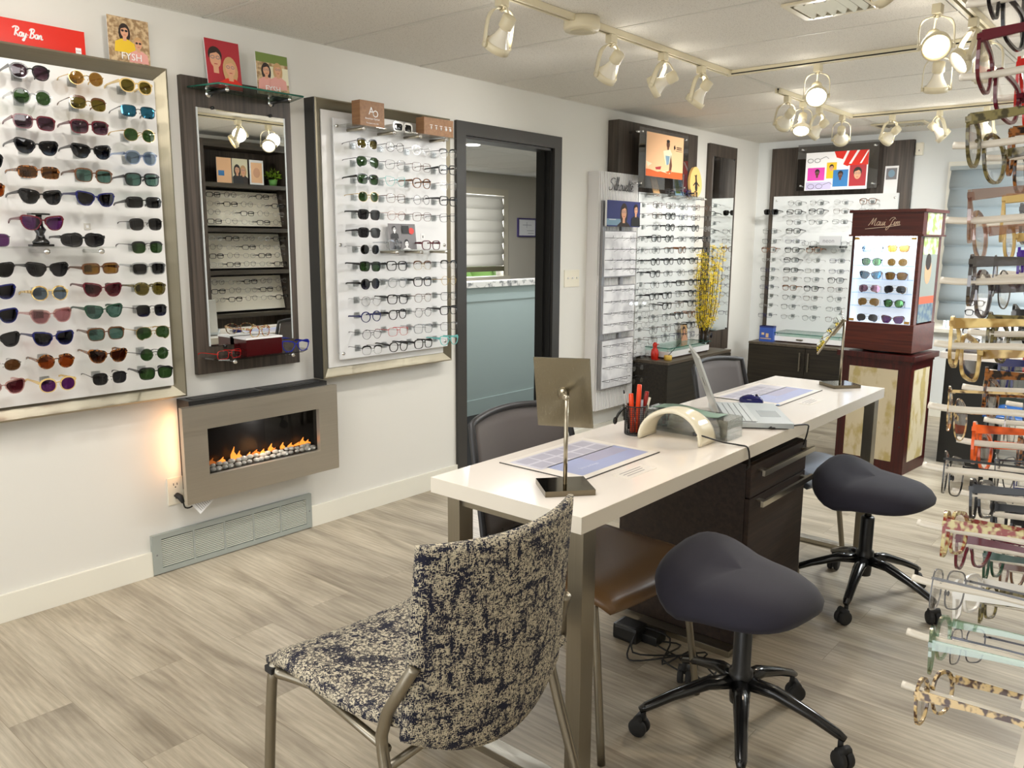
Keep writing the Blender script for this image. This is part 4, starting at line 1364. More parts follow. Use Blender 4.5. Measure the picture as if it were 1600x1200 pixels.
# ------------------------------------------------------------------ rimless eyewear tower with wire lettering
t = thing('display_tower', 'white ribbed wall tower holding three panels of rimless eyeglasses', 'display stand', (.05, 4.94, .24))
SILW = mat('tower_white', rgb(226, 224, 222), .45)
mb = MB(); mb.box(0, .09, 4.70, 5.185, .24, 1.895)
for k in range(24):
    y = 4.71 + k * .0198
    mb.box(.09, .10, y, y + .0135, .24, 1.895)
mb.build('ribbed_body', SILW, t)
mb = MB(); mb.box(.1005, .118, 4.715, 4.75, .39, 1.70); mb.box(.1005, .118, 4.95, 4.985, .39, 1.70); mb.build('rail', mat('tower_rail', rgb(150, 150, 154), .35, .6), t)
script_text('Silhouette', (.112, 4.79, 1.775), (0, 1, 0), (0, 0, 1), .040, .0024, mat('wire_letter', rgb(50, 50, 54), .3), t, 'wire_lettering')
panels = [(1.18, 1.50), (.785, 1.125), (.395, .745)]
PANELT = blotch('panel_print', rgb(196, 196, 200), rgb(236, 236, 238), 9, .3, .6, .4)
for z0, z1 in panels:
    mb = MB(); mb.box(.118, .134, 4.695, 5.12, z0, z1); mb.box(.134, .138, 4.715, 5.11, z0 + .008, z1 - .006, 1)
    mb.build('panel', [mat('panel_edge_silver', rgb(150, 148, 150), .3, .7), PANELT], t)
pp = [('r', 0, 0, 1, 1, I['navy']), ('r', .0, .05, .5, .25, I['sky'])] + bust(.5, .30, .52, I['skin'], I['dark'], I['dark'], True, False, 2.4) + bust(.86, .5, .36, I['skin'], I['dark'], I['black'], False, False, 2.4) + [('r', .05, .26, .2, .02, I['white'])]
tp = placard('poster', 'dark blue photo panel of a woman and a man on the ribbed tower', 'poster', (.152, 4.71, 1.528), (0, 1, 0), (0, 0, 1), .42, .175, .016, pp, PM)
mb = MB()
RIM = {}
def rimless_proto():
    mbf = MB(); mbf.tube([(-.009, 0, .026), (0, -.002, .029), (.009, 0, .026)], .0009, 5)
    out = []
    out.append(('frame_front', mbf.mesh('frame_front', F['gunmetal'])))
    P = outline('panto', .048, .034, 16)
    for sd in (-1, 1):
        lb = MB(); vs = [(sd * (.033 + x), .006 * ((.033 + x) / .07) ** 2, z + .017) for x, z in P]; lb.prism([(v[0], v[2]) for v in vs], (0, .0015, 0), (1, 0, 0), (0, 0, 1), .0018, 0)
        lb.tube([(v[0], v[1], v[2]) for v in vs], .0006, 4, 1, closed=True)
        out.append(('lens', lb.mesh('lens', [Lz['clear'], F['gunmetal']])))
        tb = MB(); tb.tube([(sd * .056, .002, .026), (sd * .062, .006, .027), (sd * .060, .10, .026), (sd * .058, .135, .010)], .0009, 5)
        out.append(('temple', tb.mesh('temple', F['gunmetal'])))
    return out
RL = rimless_proto()
srow = [(1.445, 1.368, 1.294, 1.232), (1.087, 1.007, .926, .850), (.700, .622, .544, .452)]
pn = ['upper panel', 'middle panel', 'lowest panel']
for a, zs in enumerate(srow):
    for b, z in enumerate(zs):
        mbk = MB()
        mbk.cyl((.138, 4.72, z + .005), (.138, 5.09, z + .005), .0016, 6)
        for y in (4.72, 4.83, 4.94, 5.06): mbk.tube([(.138, y, z + .005), (.20, y, z + .005), (.203, y, z + .02)], .0014, 5)
        mbk.build('holder', F['gunmetal'], t)
        for c, y in enumerate((4.885, 5.06)):
            wear(RL, 'eyeglasses', 'rimless eyeglasses, %s row of the %s of the ribbed tower, %s' % (('top', 'second', 'third', 'bottom')[b], pn[a], ('left', 'right')[c]), 'eyeglasses', 'rimless eyeglasses on the ribbed tower', (.275, y, z - .022), (0, 0, pi / 2))

# ------------------------------------------------------------------ dark panel, white board, posters and cabinet on the left wall
t = thing('display_board', 'white board of eyeglasses on a dark wood backing behind the ribbed tower', 'display board', (.05, 5.5, .6))
mb = MB(); mb.box(.002, .09, 4.925, 6.06, 1.55, 2.255, bev=.001); mb.build('wood_backing', WGREY, t)
mb = MB(); mb.box(.002, .10, 5.19, 6.05, .58, 1.78); mb.build('board', mat('pale_board', rgb(226, 230, 230), .55), t)
wc = [5.255, 5.445, 5.64, 5.835, 6.03]
wz = [1.689, 1.612, 1.531, 1.449, 1.366, 1.283, 1.195, 1.116, 1.031, .951, .865, .780, .705]
r2_ = random.Random(11)
styles = [('square', 'black', 0), ('panto', 'black', 0), ('square', 'black', 0), ('rect', 'black', 0), ('panto', 'black', 1), ('rect', 'gunmetal', 1), ('panto', 'tortoise', 0), ('square', 'brown', 1), ('round', 'gunmetal', 1), ('rect', 'black', 1), ('square', 'grey', 1), ('panto', 'brown', 1), ('square', 'black', 1), ('oval', 'silver', 1), ('square', 'navy', 1)]
cname = ['first column', 'second column', 'third column', 'fourth column', 'fifth column']
for k, z in enumerate(wz):
    for c, y in enumerate(wc):
        if c == 4 and k == 12: continue
        kd, f, wi = styles[r2_.randrange(len(styles))]
        wall_wear(t if y < 6.04 else None, 'board behind tower', cname[c], zrow(k, 13), .10, y, z, kd, f, 'clear', 'eyeglasses on the board behind the ribbed tower', r2_, sun=False, n=16, depth=.125, wire=bool(wi))
t = thing('poster_holder', 'clear acrylic poster holder with a seated man on peach ground, by the ribbed tower', 'poster', (.2, 5.36, 1.86))
mb = MB(); mb.box(.195, .199, 5.02, 5.715, 1.80, 2.209); mb.build('acrylic_sheet', glassmat('grey_acrylic', (.80, .80, .82), .82, 0, .12), t)
for y, z in ((5.06, 2.18), (5.68, 2.18), (5.06, 1.83), (5.68, 1.83)):
    mb = MB(); mb.cyl((.09, y, z), (.202, y, z), .008, 12); mb.build('standoff', CHROME, t)
man = [('r', 0, 0, 1, 1, I['sand']), ('r', 0, 0, 1, .16, I['orange']), ('p', [(.0, .34), (.25, .26), (.5, .22), (.68, .14), (.62, .10), (.05, .2)], I['cream']), ('p', [(.05, .22), (.35, .42), (.52, .60), (.58, .45), (.70, .20), (.3, .12), (.1, .16)], I['sand']),
       ('p', [(.24, .22), (.40, .26), (.38, .18), (.26, .17)], I['dkred']), ('p', [(.44, .62), (.62, .68), (.68, .58), (.66, .36), (.52, .30), (.47, .46)], I['cream']), ('p', [(.50, .52), (.62, .52), (.60, .32), (.54, .30)], I['sky']),
       ('p', [(.65, .56), (.69, .30), (.66, .12), (.61, .14), (.62, .36)], I['skin2']), ('e', .565, .79, .045, .09, I['skin2']), ('e', .565, .86, .045, .035, I['black']), ('r', .545, .66, .04, .08, I['skin2']),
       ('p', [(.50, .14), (.68, .20), (.60, .10)], I['orange']), ('p', [(.72, .76), (.75, .80), (.77, .72), (.73, .68)], I['dark']), ('r', .80, .74, .14, .02, I['dark']), ('r', .80, .70, .14, .02, I['dark']), ('r', .78, .66, .18, .01, I['dark'])]
placard('poster', 'peach poster of a seated man in a printed shirt, in the acrylic holder', 'poster', (.2025, 5.105, 1.885), (0, 1, 0), (0, 0, 1), .525, .30, .003, man, PM)
t = thing('glass_shelf', 'clear shelf on four pegs above the board behind the ribbed tower', 'shelf', (.10, 5.6, 1.78))
mb = MB(); mb.box(.101, .22, 5.22, 6.14, 1.765, 1.771); mb.build('shelf_plate', CLEAR, t)
for y in (5.28, 5.52, 5.76, 6.0):
    mb = MB(); mb.cyl((.10, y, 1.757), (.22, y, 1.757), .007, 12); mb.build('shelf_peg', CHROME, t)
placard('leaning_card', 'tan card leaning on the shelf below the seated man poster', 'card', (.17, 5.28, 1.7715), (0, 1, 0), (-.3, .0, 1), .09, .21, .004, [('r', .2, .1, .6, .8, 1)], [HAIRB, STONE])
placard('leaning_card', 'pale green card leaning on the shelf under the poster, beside the egg shaped sign', 'card', (.17, 5.60, 1.7715), (0, 1, 0), (-.25, .0, 1), .13, .17, .004, [('r', .1, .1, .5, .8, 1)], [PSKY, PGRN])
wear(gspec('square', 'grey', 'clear', wire=True), 'eyeglasses', 'grey eyeglasses on the shelf under the seated man poster', 'eyeglasses', 'eyeglasses on the high shelf', (.2, 5.47, 1.772), (0, 0, pi / 2))
wear(gspec('cat', 'navy', 'clear'), 'eyeglasses', 'navy eyeglasses left of the egg shaped sign', 'eyeglasses', 'eyeglasses on the high shelf', (.2, 5.72, 1.772), (0, 0, pi / 2))
t = thing('egg_sign', 'pale orange egg shaped sign with a black bird emblem on the high shelf', 'sign', (.18, 5.9, 1.7715))
mb = MB(); egg = [(.095 * sin(a) * (1 - .14 * -cos(a)), .095 - .115 * cos(a) * 1.0 + .02) for a in [2 * pi * k / 28 for k in range(28)]]
egg = [(x, max(y, 0)) for x, y in egg]
mb.prism(egg[::1], (.16, 5.90, 1.7715), (0, 1, 0), (-.05, 0, 1), .02, 0); mb.build('panel', mat('sign_pale_orange', rgb(244, 196, 120), .4), t)
mb = MB()
for pl in ([(-.012, .15), (-.004, .17), (.012, .17), (.008, .15), (.012, .12), (.02, .07), (.012, .045), (-.012, .045), (-.02, .07), (-.010, .12)], [(-.014, .115), (-.05, .09), (-.048, .082), (-.016, .10)], [(.014, .115), (.05, .09), (.048, .082), (.016, .10)], [(-.012, .155), (-.03, .165), (-.012, .165)]):
    mb.prism(pl[::-1], (.1815, 5.90, 1.7715), (0, 1, 0), (-.05, 0, 1), .0008, 0)
mb.build('emblem', PBLK, t)
wear(gspec('rect', 'black', 'clear'), 'eyeglasses', 'black eyeglasses in front of the egg shaped sign', 'eyeglasses', 'eyeglasses on the high shelf', (.205, 5.86, 1.772), (0, 0, pi / 2 + .3))

t = thing('wall_mirror', 'narrow tall dark wood panel with mirror beside the room corner', 'mirror', (0, 6.65, .48))
mb = MB(); mb.box(0, .03, 6.395, 6.90, .48, 2.236, bev=.001); mb.build('back_panel', WGREY, t)
mb = MB(); mb.box(.0305, .0355, 6.455, 6.86, .66, 2.135); mb.build('mirror_glass', MIRROR, t)
for y, z in ((6.47, 2.13), (6.84, 2.13), (6.47, .665), (6.84, .665)):
    mb = MB(); mb.cyl((.03, y, z), (.042, y, z), .008, 10); mb.build('clip', BLACK, t)

def cabinet(label, x0, x1, y0, y1, z1, face, m, mtop, handles):
    t = thing('cabinet', label, 'cabinet', ((x0 + x1) / 2, (y0 + y1) / 2, 0))
    mb = MB(); mb.box(x0, x1, y0, y1, .0, z1 - .02); mb.build('body', m, t)
    mb = MB(); mb.box(x0 - (0 if face != 'x' else 0), x1 + (.012 if face == 'x' else 0), y0 - (.012 if face == 'y' else 0), y1, z1 - .02, z1); mb.build('top', mtop, t)
    n = 2
    for k in range(n):
        mb = MB()
        if face == 'x':
            a, b = y0 + (y1 - y0) * k / n + .002, y0 + (y1 - y0) * (k + 1) / n - .002
            mb.box(x1, x1 + .012, a, b, .04, z1 - .024)
        else:
            a, b = x0 + (x1 - x0) * k / n + .002, x0 + (x1 - x0) * (k + 1) / n - .002
            mb.box(a, b, y0 - .012, y0, .04, z1 - .024)
        d = mb.build('door', m, t)
        hx = b - .035 if k == 0 else a + .035
        hb = MB()
        if face == 'x':
            hb.box(x1 + .012, x1 + .04, hx - .005, hx + .005, z1 - .20, z1 - .188); hb.box(x1 + .012, x1 + .04, hx - .005, hx + .005, z1 - .09, z1 - .078); hb.box(x1 + .032, x1 + .042, hx - .006, hx + .006, z1 - .22, z1 - .06)
        else:
            for zz in (z1 - .20, z1 - .09): hb.box(hx - .005, hx + .005, y0 - .04, y0 - .012, zz, zz + .012)
            hb.box(hx - .006, hx + .006, y0 - .042, y0 - .032, z1 - .22, z1 - .06)
        if handles: hb.build('handle', NICKEL, d)
    return t
DWG = wood('dark_wood_green', rgb(26, 22, 16), rgb(48, 42, 32), 'y', .45)
DWX = wood('dark_wood_along', rgb(26, 22, 16), rgb(48, 42, 32), 'x', .45)
DWT = wood('dark_wood_top', rgb(70, 62, 50), rgb(92, 82, 68), 'y', .45)
cabinet('low dark wood cabinet against the left wall under the mirror and board', .016, .366, 5.21, 6.24, .562, 'x', DWG, DWT, False)
cabinet('low dark wood cabinet with two nickel handles under the far board', .235, 1.26, 6.90, 7.36, .562, 'y', DWX, DWT, True)

def tray(label, x0, x1, y0, y1, z):
    t = thing('display_tray', label, 'display tray', ((x0 + x1) / 2, (y0 + y1) / 2, z))
    mb = MB(); mb.box(x0, x1, y0, y1, z + .012, z + .055, bev=.002); mb.build('tray', WHITE, t)
    mb = MB(); mb.box(x0 + .01, x1 - .01, y0 + .01, y1 - .01, z, z + .012); mb.build('plinth', mat('plinth_brown', rgb(60, 30, 20), .5), t)
    mb = MB(); mb.box(x0 - .01, x1 + .01, y0 - .01, y1 + .01, z + .078, z + .085); mb.build('glass_top', GLASSG, t)
    mb = MB()
    for a, b in (((x0 - .01, y0 - .01), (x1 + .01, y0 - .01)), ((x1 + .01, y0 - .01), (x1 + .01, y1 + .01)), ((x0 - .01, y0 - .01), (x0 - .01, y1 + .01)), ((x0 - .01, y1 + .01), (x1 + .01, y1 + .01))):
        mb.tube([(*a, z + .0815), (*b, z + .0815)], .0042, 4)
    mb.build('glass_edge', GEDGE, t)
    for x, y in ((x0 + .02, y0 + .02), (x1 - .02, y0 + .02), (x0 + .02, y1 - .02), (x1 - .02, y1 - .02)):
        mb = MB(); mb.cyl((x, y, z + .055), (x, y, z + .078), .006, 10); mb.build('spacer', CHROME, t)
    return t
tr = tray('white display tray with a raised glass top on the left cabinet', .06, .30, 5.36, 6.0, .562)
mb = MB(); mb.box(.30, .306, 5.66, 5.72, .585, .60); mb.build('latch', NICKEL, tr)
tr = tray('white display tray with a raised glass top on the far cabinet', .42, 1.0, 7.0, 7.28, .562)
mb = MB(); mb.box(.62, .68, 6.995, 7.0, .59, .60); mb.build('latch', NICKEL, tr)
t = thing('figurine', 'small red bird figurine on the near end of the left cabinet', 'figurine', (.22, 5.29, .562))
mb = MB(); mb.lathe([(.020, 0), (.026, .01), (.030, .04), (.026, .07), (.016, .085), (.014, .09), (.018, .105), (.018, .115), (.010, .128), (.0, .13)], (.22, 5.29, .562), n=16)
for d in (-1, 1): mb.ball((.22, 5.29 + d * .032, .61), .012, 0, 8, (.7, .5, 2.2))
mb.ball((.245, 5.29, .678), .006, 0, 6, (2, .7, .7)); mb.box(.21, .25, 5.268, 5.286, .562, .568); mb.box(.21, .25, 5.294, 5.312, .562, .568)
mb.build('body', mat('red_glaze', rgb(190, 36, 20), .25), t)
t = thing('diffuser', 'small yellow round pot with a slanting stick on the left cabinet', 'diffuser', (.31, 5.33, .562))
mb = MB(); mb.lathe([(.028, 0), (.03, .003), (.03, .034), (.026, .036)], (.31, 5.33, .562), n=18); mb.build('pot', mat('yellow_pot', rgb(206, 170, 70), .4), t)
mb = MB(); mb.tube([(.31, 5.33, .595), (.30, 5.52, .67)], .0025, 5); mb.build('stick', PBLK, t)
placard('photo_card', 'small brown portrait card in a clear stand on the left tray', 'card', (.15, 5.82, .648), (0, 1, 0), (-.1, 0, 1), .10, .13, .003, bust(.5, .4, .4, I['skin'], I['dark'], I['skin'], True, False, .77), [HAIRB] + PM[1:])
# forsythia
t = thing('flower_arrangement', 'tall yellow forsythia branches in a dark vase by the corner mirror', 'flowers', (.17, 6.18, .562))
rf = random.Random(9)
mb = MB(); mb.lathe([(.035, 0), (.045, .02), (.04, .10), (.028, .16), (.03, .17)], (.17, 6.16, .562), n=18); mb.build('vase', mat('smoked_vase', (.02, .015, .01), .1), t)
mb = MB(); fb = MB(); lb = MB()
for k in range(26):
    a, sp = rf.uniform(0, 2 * pi), rf.uniform(.02, .155)
    top = rf.uniform(1.05, 1.40)
    base_p = V((.17 + .01 * cos(a), 6.16 + .01 * sin(a), .60))
    tip = V((.19 + sp * .7 * cos(a), 6.16 + sp * 1.15 * sin(a), top))
    midp = V((.18 + sp * .6 * cos(a), 6.16 + sp * 1.0 * sin(a), .60 + (top - .6) * .4))
    pts = smoothpts([base_p, midp, tip], 7)
    mb.tube(pts, .0022, 4)
    for q in pts[5:]:
        for _ in range(5):
            c = q + V((rf.uniform(-.022, .022), rf.uniform(-.025, .025), rf.uniform(-.02, .02)))
            d = V((rf.uniform(-1, 1), rf.uniform(-1, 1), rf.uniform(-.6, 1))).normalized()
            e = d.orthogonal().normalized(); g = d.cross(e)
            L_ = rf.uniform(.011, .019)
            for j in range(4):
                an = j * pi / 2
                r1 = e * cos(an) + g * sin(an); r3 = e * cos(an + .5) + g * sin(an + .5)
                (fb if rf.random() < .93 else lb).add([c, c + r1 * L_ + d * .004, c + r3 * L_ * .8 + d * .006], [(0, 1, 2)], 0)
mb.build('branches', TWIG, t); fb.build('blossoms', YEL, t); lb.build('leaves', MGRN, t)
wear(gspec('round', 'silver', 'greygrad'), 'sunglasses', 'silver round glasses on the cabinet below the corner mirror', 'glasses', None, (.2, 6.20, .64), (0, 0, pi / 2))

# ------------------------------------------------------------------ far wall display
t = thing('display_board', 'white board of eyeglasses on the tall dark wood panel of the far wall', 'display board', (.75, 7.38, .56))
mb = MB(); mb.box(.15, 1.345, 7.36, 7.408, .40, 2.262, bev=.001); mb.build('wood_backing', WGREY, t)
mb = MB(); mb.box(.20, 1.268, 7.335, 7.36, .58, 1.838, bev=.001); mb.build('board', mat('pale_board', rgb(226, 230, 230), .55), t)
for x in (.23, 1.24):
    for z in (1.80, .62):
        mb = MB(); mb.cyl((x, 7.33, z), (x, 7.335, z), .008, 10); mb.build('standoff', CHROME, t)
fz = [1.769, 1.693, 1.605, 1.528, 1.440, 1.363, 1.275, 1.186, 1.108, 1.030, .946, .861, .771]
fx = [.235, .447, .641, .850, 1.066]
r3_ = random.Random(21)
fst = [('rect', 'gunmetal', 1), ('rect', 'black', 0), ('panto', 'black', 1), ('square', 'black', 0), ('panto', 'gunmetal', 1), ('rect', 'black', 1), ('square', 'brown', 1), ('oval', 'silver', 1), ('square', 'tortoise', 0), ('rect', 'navy', 1), ('square', 'black', 1)]
for k, z in enumerate(fz):
    for c, x in enumerate(fx):
        if c == 0 and k in (0, 2): continue
        if k in (3, 4) and c in (2, 3): continue
        if c == 4 and k > 2: continue
        kd, f, wi = fst[r3_.randrange(len(fst))]
        if c == 3 and k > 4 and False: continue
        hh = SIZE[kd][1]
        sun = (k == 1 and c == 0)
        if sun:
            g = gspec('square', 'black', 'black', 16); lab = 'black sunglasses at the left edge of the far wall board, near its top'
        else:
            g = gspec(kd, f, 'clear', 16, wire=bool(wi)); lab = '%s %s eyeglasses, %s, %s, far wall board' % (FN.get(f, f), KN.get(kd, kd), (zrow(k, 13) + ' down') if 0 < k < 12 else zrow(k, 13), cname[c])
        wear(g, 'sunglasses' if sun else 'eyeglasses', lab, 'sunglasses' if sun else 'eyeglasses', 'eyeglasses on the far wall board', (x, 7.335 - .13, z - hh / 2), (r3_.uniform(-.04, .04), 0, r3_.uniform(-.08, .08)))
        peg(t, (x, 7.335, z), -pi / 2)
t2 = thing('poster_holder', 'clear acrylic poster holder with a collage card on the far wall panel', 'poster', (.79, 7.2, 1.88))
mb = MB(); mb.box(.452, 1.126, 7.20, 7.204, 1.875, 2.26); mb.build('acrylic_sheet', glassmat('grey_acrylic', (.80, .80, .82), .82, 0, .12), t2)
for x, z in ((.49, 2.22), (1.09, 2.22), (.49, 1.915), (1.09, 1.915)):
    mb = MB(); mb.cyl((x, 7.196, z), (x, 7.36, z), .008, 12); mb.build('standoff', CHROME, t2)
W_, H_ = .52, .30
cs = [('p', [(0, 0), (1, 0), (1, 1), (.17, 1), (0, .78)], I['white']), ('p', [(.46, 1), (1.0, 1), (1.0, .62), (.93, .62), (.80, .62), (.70, .62), (.68, .60), (.60, .66), (.62, .78), (.50, .84)], I['red']),
      ('p', [(.66, 1), (.70, 1), (.60, .62), (.56, .64)], I['white']), ('p', [(.82, 1), (.86, 1), (.74, .66), (.70, .66)], I['white']), ('p', [(.98, .98), (1, .98), (.90, .66), (.87, .66)], I['white']),
      ('r', .04, .26, .28, .34, I['magenta']), ('r', .35, .30, .16, .42, I['yellow']), ('r', .46, .08, .24, .44, I['blue']), ('r', .72, .08, .26, .54, I['dkred']), ('r', .02, .02, .42, .2, I['lilac'])]
cs += [(s[0], .18 + (s[1] - .5) * 1, *s[2:]) if False else s for s in bust(.20, .38, .16, I['skin2'], I['black'], I['pink'], False, False, 1.73)[1:]]
cs += bust(.43, .50, .15, I['skin'], I['dark'], I['black'], False, False, 1.73)[2:] + bust(.58, .30, .17, I['skin2'], I['black'], I['cream'], False, False, 1.73)[1:] + bust(.85, .26, .27, I['skin'], I['dark'], I['dkred'], False, False, 1.73)[2:]
coll = placard('poster', 'collage card of glasses and four portraits with red stripes on the far wall', 'poster', (.53, 7.192, 1.872), (1, 0, 0), (0, 0, 1), W_, .315, .004, cs, [WHITE] + PM[1:])
mb = MB()
for (cx_, cz_, s, m) in ((.60, 2.12, .03, 0), (.62, 1.905, .035, 0)):
    for d in (-1, 1): mb.tube([(cx_ + d * s + s * .8 * cos(a), 7.190, cz_ + s * .55 * sin(a)) for a in [2 * pi * k / 14 for k in range(14)]], .0018, 4, 0, closed=True)
    mb.tube([(cx_ + 2 * s - .005, 7.190, cz_ + .01), (cx_ + s * 3.4, 7.190, cz_ + .03), (cx_ + s * 4.2, 7.190, cz_ + .01)], .0018, 4)
mb.build('printed_glasses', PBLK, coll)
placard('leaning_card', 'narrow white photo card standing on top of the far wall board', 'card', (1.14, 7.345, 1.8385), (1, 0, 0), (0, .04, 1), .105, .22, .004, [('r', .1, .5, .8, .42, 1), ('e', .5, .72, .25, .14, 2)], [WHITE, PGREY, PSKY])
# small neon-lettered block on the far board
t3 = thing('glass_shelf', 'small clear shelf in the middle of the far wall board', 'shelf', (.74, 7.3, 1.40))
mb = MB(); mb.box(.52, .98, 7.18, 7.333, 1.400, 1.405); mb.build('shelf_plate', CLEAR, t3)
for x in (.62, .88):
    mb = MB(); mb.cyl((x, 7.18, 1.393), (x, 7.335, 1.393), .007, 10); mb.cyl((x, 7.172, 1.393), (x, 7.18, 1.393), .010, 10, 1); mb.build('shelf_peg', [BLACK, BLACK], t3)
t3 = thing('brand_block', 'grey block lettered neon on the small far wall shelf', 'sign', (.76, 7.26, 1.405))
mb = MB(); mb.box(.68, .86, 7.22, 7.25, 1.4055, 1.485, bev=.001); mb.build('block', mat('block_grey', rgb(190, 192, 194), .4), t3)
text('neon', (.71, 7.2195, 1.43), (1, 0, 0), (0, 0, 1), .05, mat('letter_grey', rgb(130, 130, 134), .4), t3, depth=.001)
wear(gspec('rect', 'gunmetal', 'clear', 16), 'eyeglasses', 'thin eyeglasses left of the grey lettered block on the far board', 'eyeglasses', None, (.60, 7.21, 1.4055), (0, 0, .2))
wear(gspec('rect', 'gunmetal', 'clear', 16), 'eyeglasses', 'thin eyeglasses right of the grey lettered block on the far board', 'eyeglasses', None, (.93, 7.21, 1.4055), (0, 0, -.2))
t3 = thing('cleaner_box', 'blue printed lens cleaner box on the left end of the far cabinet', 'box', (.36, 6.99, .562))
mb = MB(); mb.box(.30, .425, 6.96, 7.02, .5625, .70, bev=.001); mb.box(.299, .426, 6.9595, 7.0205, .685, .70, 1); mb.box(.32, .345, 6.9590, 6.96, .62, .64, 2); mb.box(.36, .385, 6.9590, 6.96, .60, .635, 2); mb.box(.31, .41, 6.9590, 6.96, .585, .592, 2)
mb.build('carton', [mat('carton_blue', rgb(60, 90, 170), .4), PNVY, mat('carton_tan', rgb(214, 186, 140), .5)], t3)
t3 = thing('motion_sensor', 'white motion sensor on the far wall by the dark panel', 'sensor', (1.385, 7.38, 2.14))
mb = MB(); mb.box(1.357, 1.412, 7.37, 7.409, 2.135, 2.235, bev=.008); mb.build('case', WPLAS, t3)
mb = MB(); mb.box(1.382, 1.387, 7.369, 7.3705, 2.165, 2.178); mb.build('indicator', PBLK, t3)

# ------------------------------------------------------------------ ceiling tracks and spot lamps
def track(label, a, b):
    t = thing('lighting_track', label, 'lighting track', ((a[0] + b[0]) / 2, (a[1] + b[1]) / 2, H - .03))
    mb = MB()
    z0, z1 = H - .026, H - .001
    if a[0] == b[0]:
        for d in (-1, 1):
            mb.box(a[0] + d * .018, a[0] + d * .006, a[1], b[1], z0, z1)
        mb.box(a[0] - .006, a[0] + .006, a[1], b[1], z1 - .006, z1, 1); mb.box(a[0] - .018, a[0] - .019, a[1] + .002, b[1] - .002, z0 + .003, z0 + .009, 1)
    else:
        for d in (-1, 1):
            mb.box(a[0], b[0], a[1] + d * .018, a[1] + d * .006, z0, z1)
        mb.box(a[0], b[0], a[1] - .006, a[1] + .006, z1 - .006, z1, 1); mb.box(a[0] + .002, b[0] - .002, a[1] - .018, a[1] - .019, z0 + .003, z0 + .009, 1)
    mb.build('rail', [LAMPW, DARK], t)
    return t
track('long white lighting track running above the left wall from the photo edge', (1.22, .2), (1.22, 4.24))
track('white lighting track crossing the ceiling above the desk', (1.20, 4.26), (2.46, 4.26))
track('short white lighting track toward the far corner', (1.22, 4.9), (1.22, 6.18))
track('white lighting track crossing the ceiling near the far wall', (1.20, 6.2), (2.9, 6.2))
track('white lighting track at the upper right behind the bright warm lamp', (2.48, 1.6), (2.48, 4.24))
t = thing('canopy', 'round white power canopy in the long left lighting track', 'power canopy', (1.22, 2.9, H - .05))
mb = MB(); mb.lathe([(.07, 0), (.074, .006), (.076, .012), (.074, .05), (.06, .052)], (1.22, 2.9, H - .052), n=28); mb.build('cover', LAMPW, t)
mb = MB(); mb.lathe([(.045, 0), (.048, .002), (.048, .005)], (1.22, 2.9, H - .056), n=24); mb.build('ring', mat('ring_cream', rgb(200, 190, 160), .4), t)

BULB = {'w': mat('bulb_warm', (1, 1, 1), .4, emit=(1, .70, .34), es=4.5), 'c': mat('bulb_white', (1, 1, 1), .4, emit=(1, .97, .90), es=24),
        'v': mat('bulb_cool_led', (1, 1, 1), .4, emit=(.90, .88, 1), es=6), 'd': mat('bulb_dim', (1, 1, 1), .4, emit=(1, .92, .78), es=1.6)}
LCOL = {'w': (1, .80, .56), 'c': (1, .97, .92), 'v': (.93, .94, 1), 'd': (1, .95, .88)}
def lamp(label, x, y, d, kind='d', power=22, cone=105, ang=0, drop=.16):
    t = thing('spot_lamp', label, 'track lamp', (x, y, H - .03), 0, 'gimbal lamps on the ceiling tracks')
    P = V((x, y, H - drop))
    d = V(d).normalized()
    a = V((-d.y, d.x, 0)); a = a.normalized() if a.length > 1e-3 else V((1, 0, 0))
    mb = MB(); mb.box(x - .016, x + .016, y - .022, y + .022, H - .062, H - .027, bev=.002); mb.cyl((x, y, H - .07), (x, y, H - .062), .009, 10); mb.build('mount', LAMPW, t)
    Q = P + d * .045
    top = V((x, y, H - .070))
    ys = []
    for s in (-1, 1):
        ys.append([Q + a * s * .060, (Q + a * s * .060) * .35 + (top + a * s * .058) * .65, top + a * s * .045 + V((0, 0, -.012)), top + a * s * .02, top])
    mb = MB(); mb.tube(smoothpts(ys[0] + ys[1][::-1][1:], 3), .012, 6, flat=.22, upv=a); 
    for s in (-1, 1): mb.cyl(Q + a * s * .052, Q + a * s * .064, .010, 10)
    mb.build('yoke', LAMPW, t)
    mb = MB(); mb.lathe([(.020, 0), (.026, .004), (.027, .045), (.022, .050)], P - d * .075, d, 18); mb.tube(smoothpts([P - d * .06 + V((0, 0, .02)), P - d * .03 + V((0, 0, .075)), top]), .004, 5)
    mb.build('socket', LAMPW, t)
    mb = MB(); mb.lathe([(.019, 0), (.021, .012), (.028, .03), (.040, .05), (.046, .060)], P - d * .026, d, 24, cap=False); mb.build('reflector', mat('glazed_white', rgb(232, 226, 210), .15), t)
    mb = MB(); mb.lathe([(.048, 0), (.052, .002), (.052, .028), (.047, .028), (.047, .004)], P + d * .030, d, 26, cap=False); mb.build('ring', LAMPW, t)
    mb = MB(); mb.lathe([(.0455, 0), (.044, .003), (.03, .008), (0.0, .010)], P + d * .040, d, 24); mb.build('bulb', BULB[kind], t)
    light('spot_beam', 'SPOT', P + d * .062, power, LCOL[kind], d, .022, cone, .9)
    light('lamp_spill', 'POINT', P + V((0, 0, .02)) - a * .035, .8, (1, .96, .90), None, .05)
    return t
lamp('cream gimbal lamp nearest the top edge, left of the round canopy', 1.22, 2.40, (-.62, .1, -.75), 'd', 14)
lamp('cream gimbal lamp just right of the round canopy', 1.22, 3.12, (-.66, .1, -.7), 'd', 14)
lamp('cream gimbal lamp with a bright face, second right of the round canopy', 1.22, 3.56, (-.88, -.30, -.42), 'c', 16)
lamp('cream gimbal lamp at the far end of the long track', 1.22, 3.94, (-.60, -.05, -.75), 'd', 20)
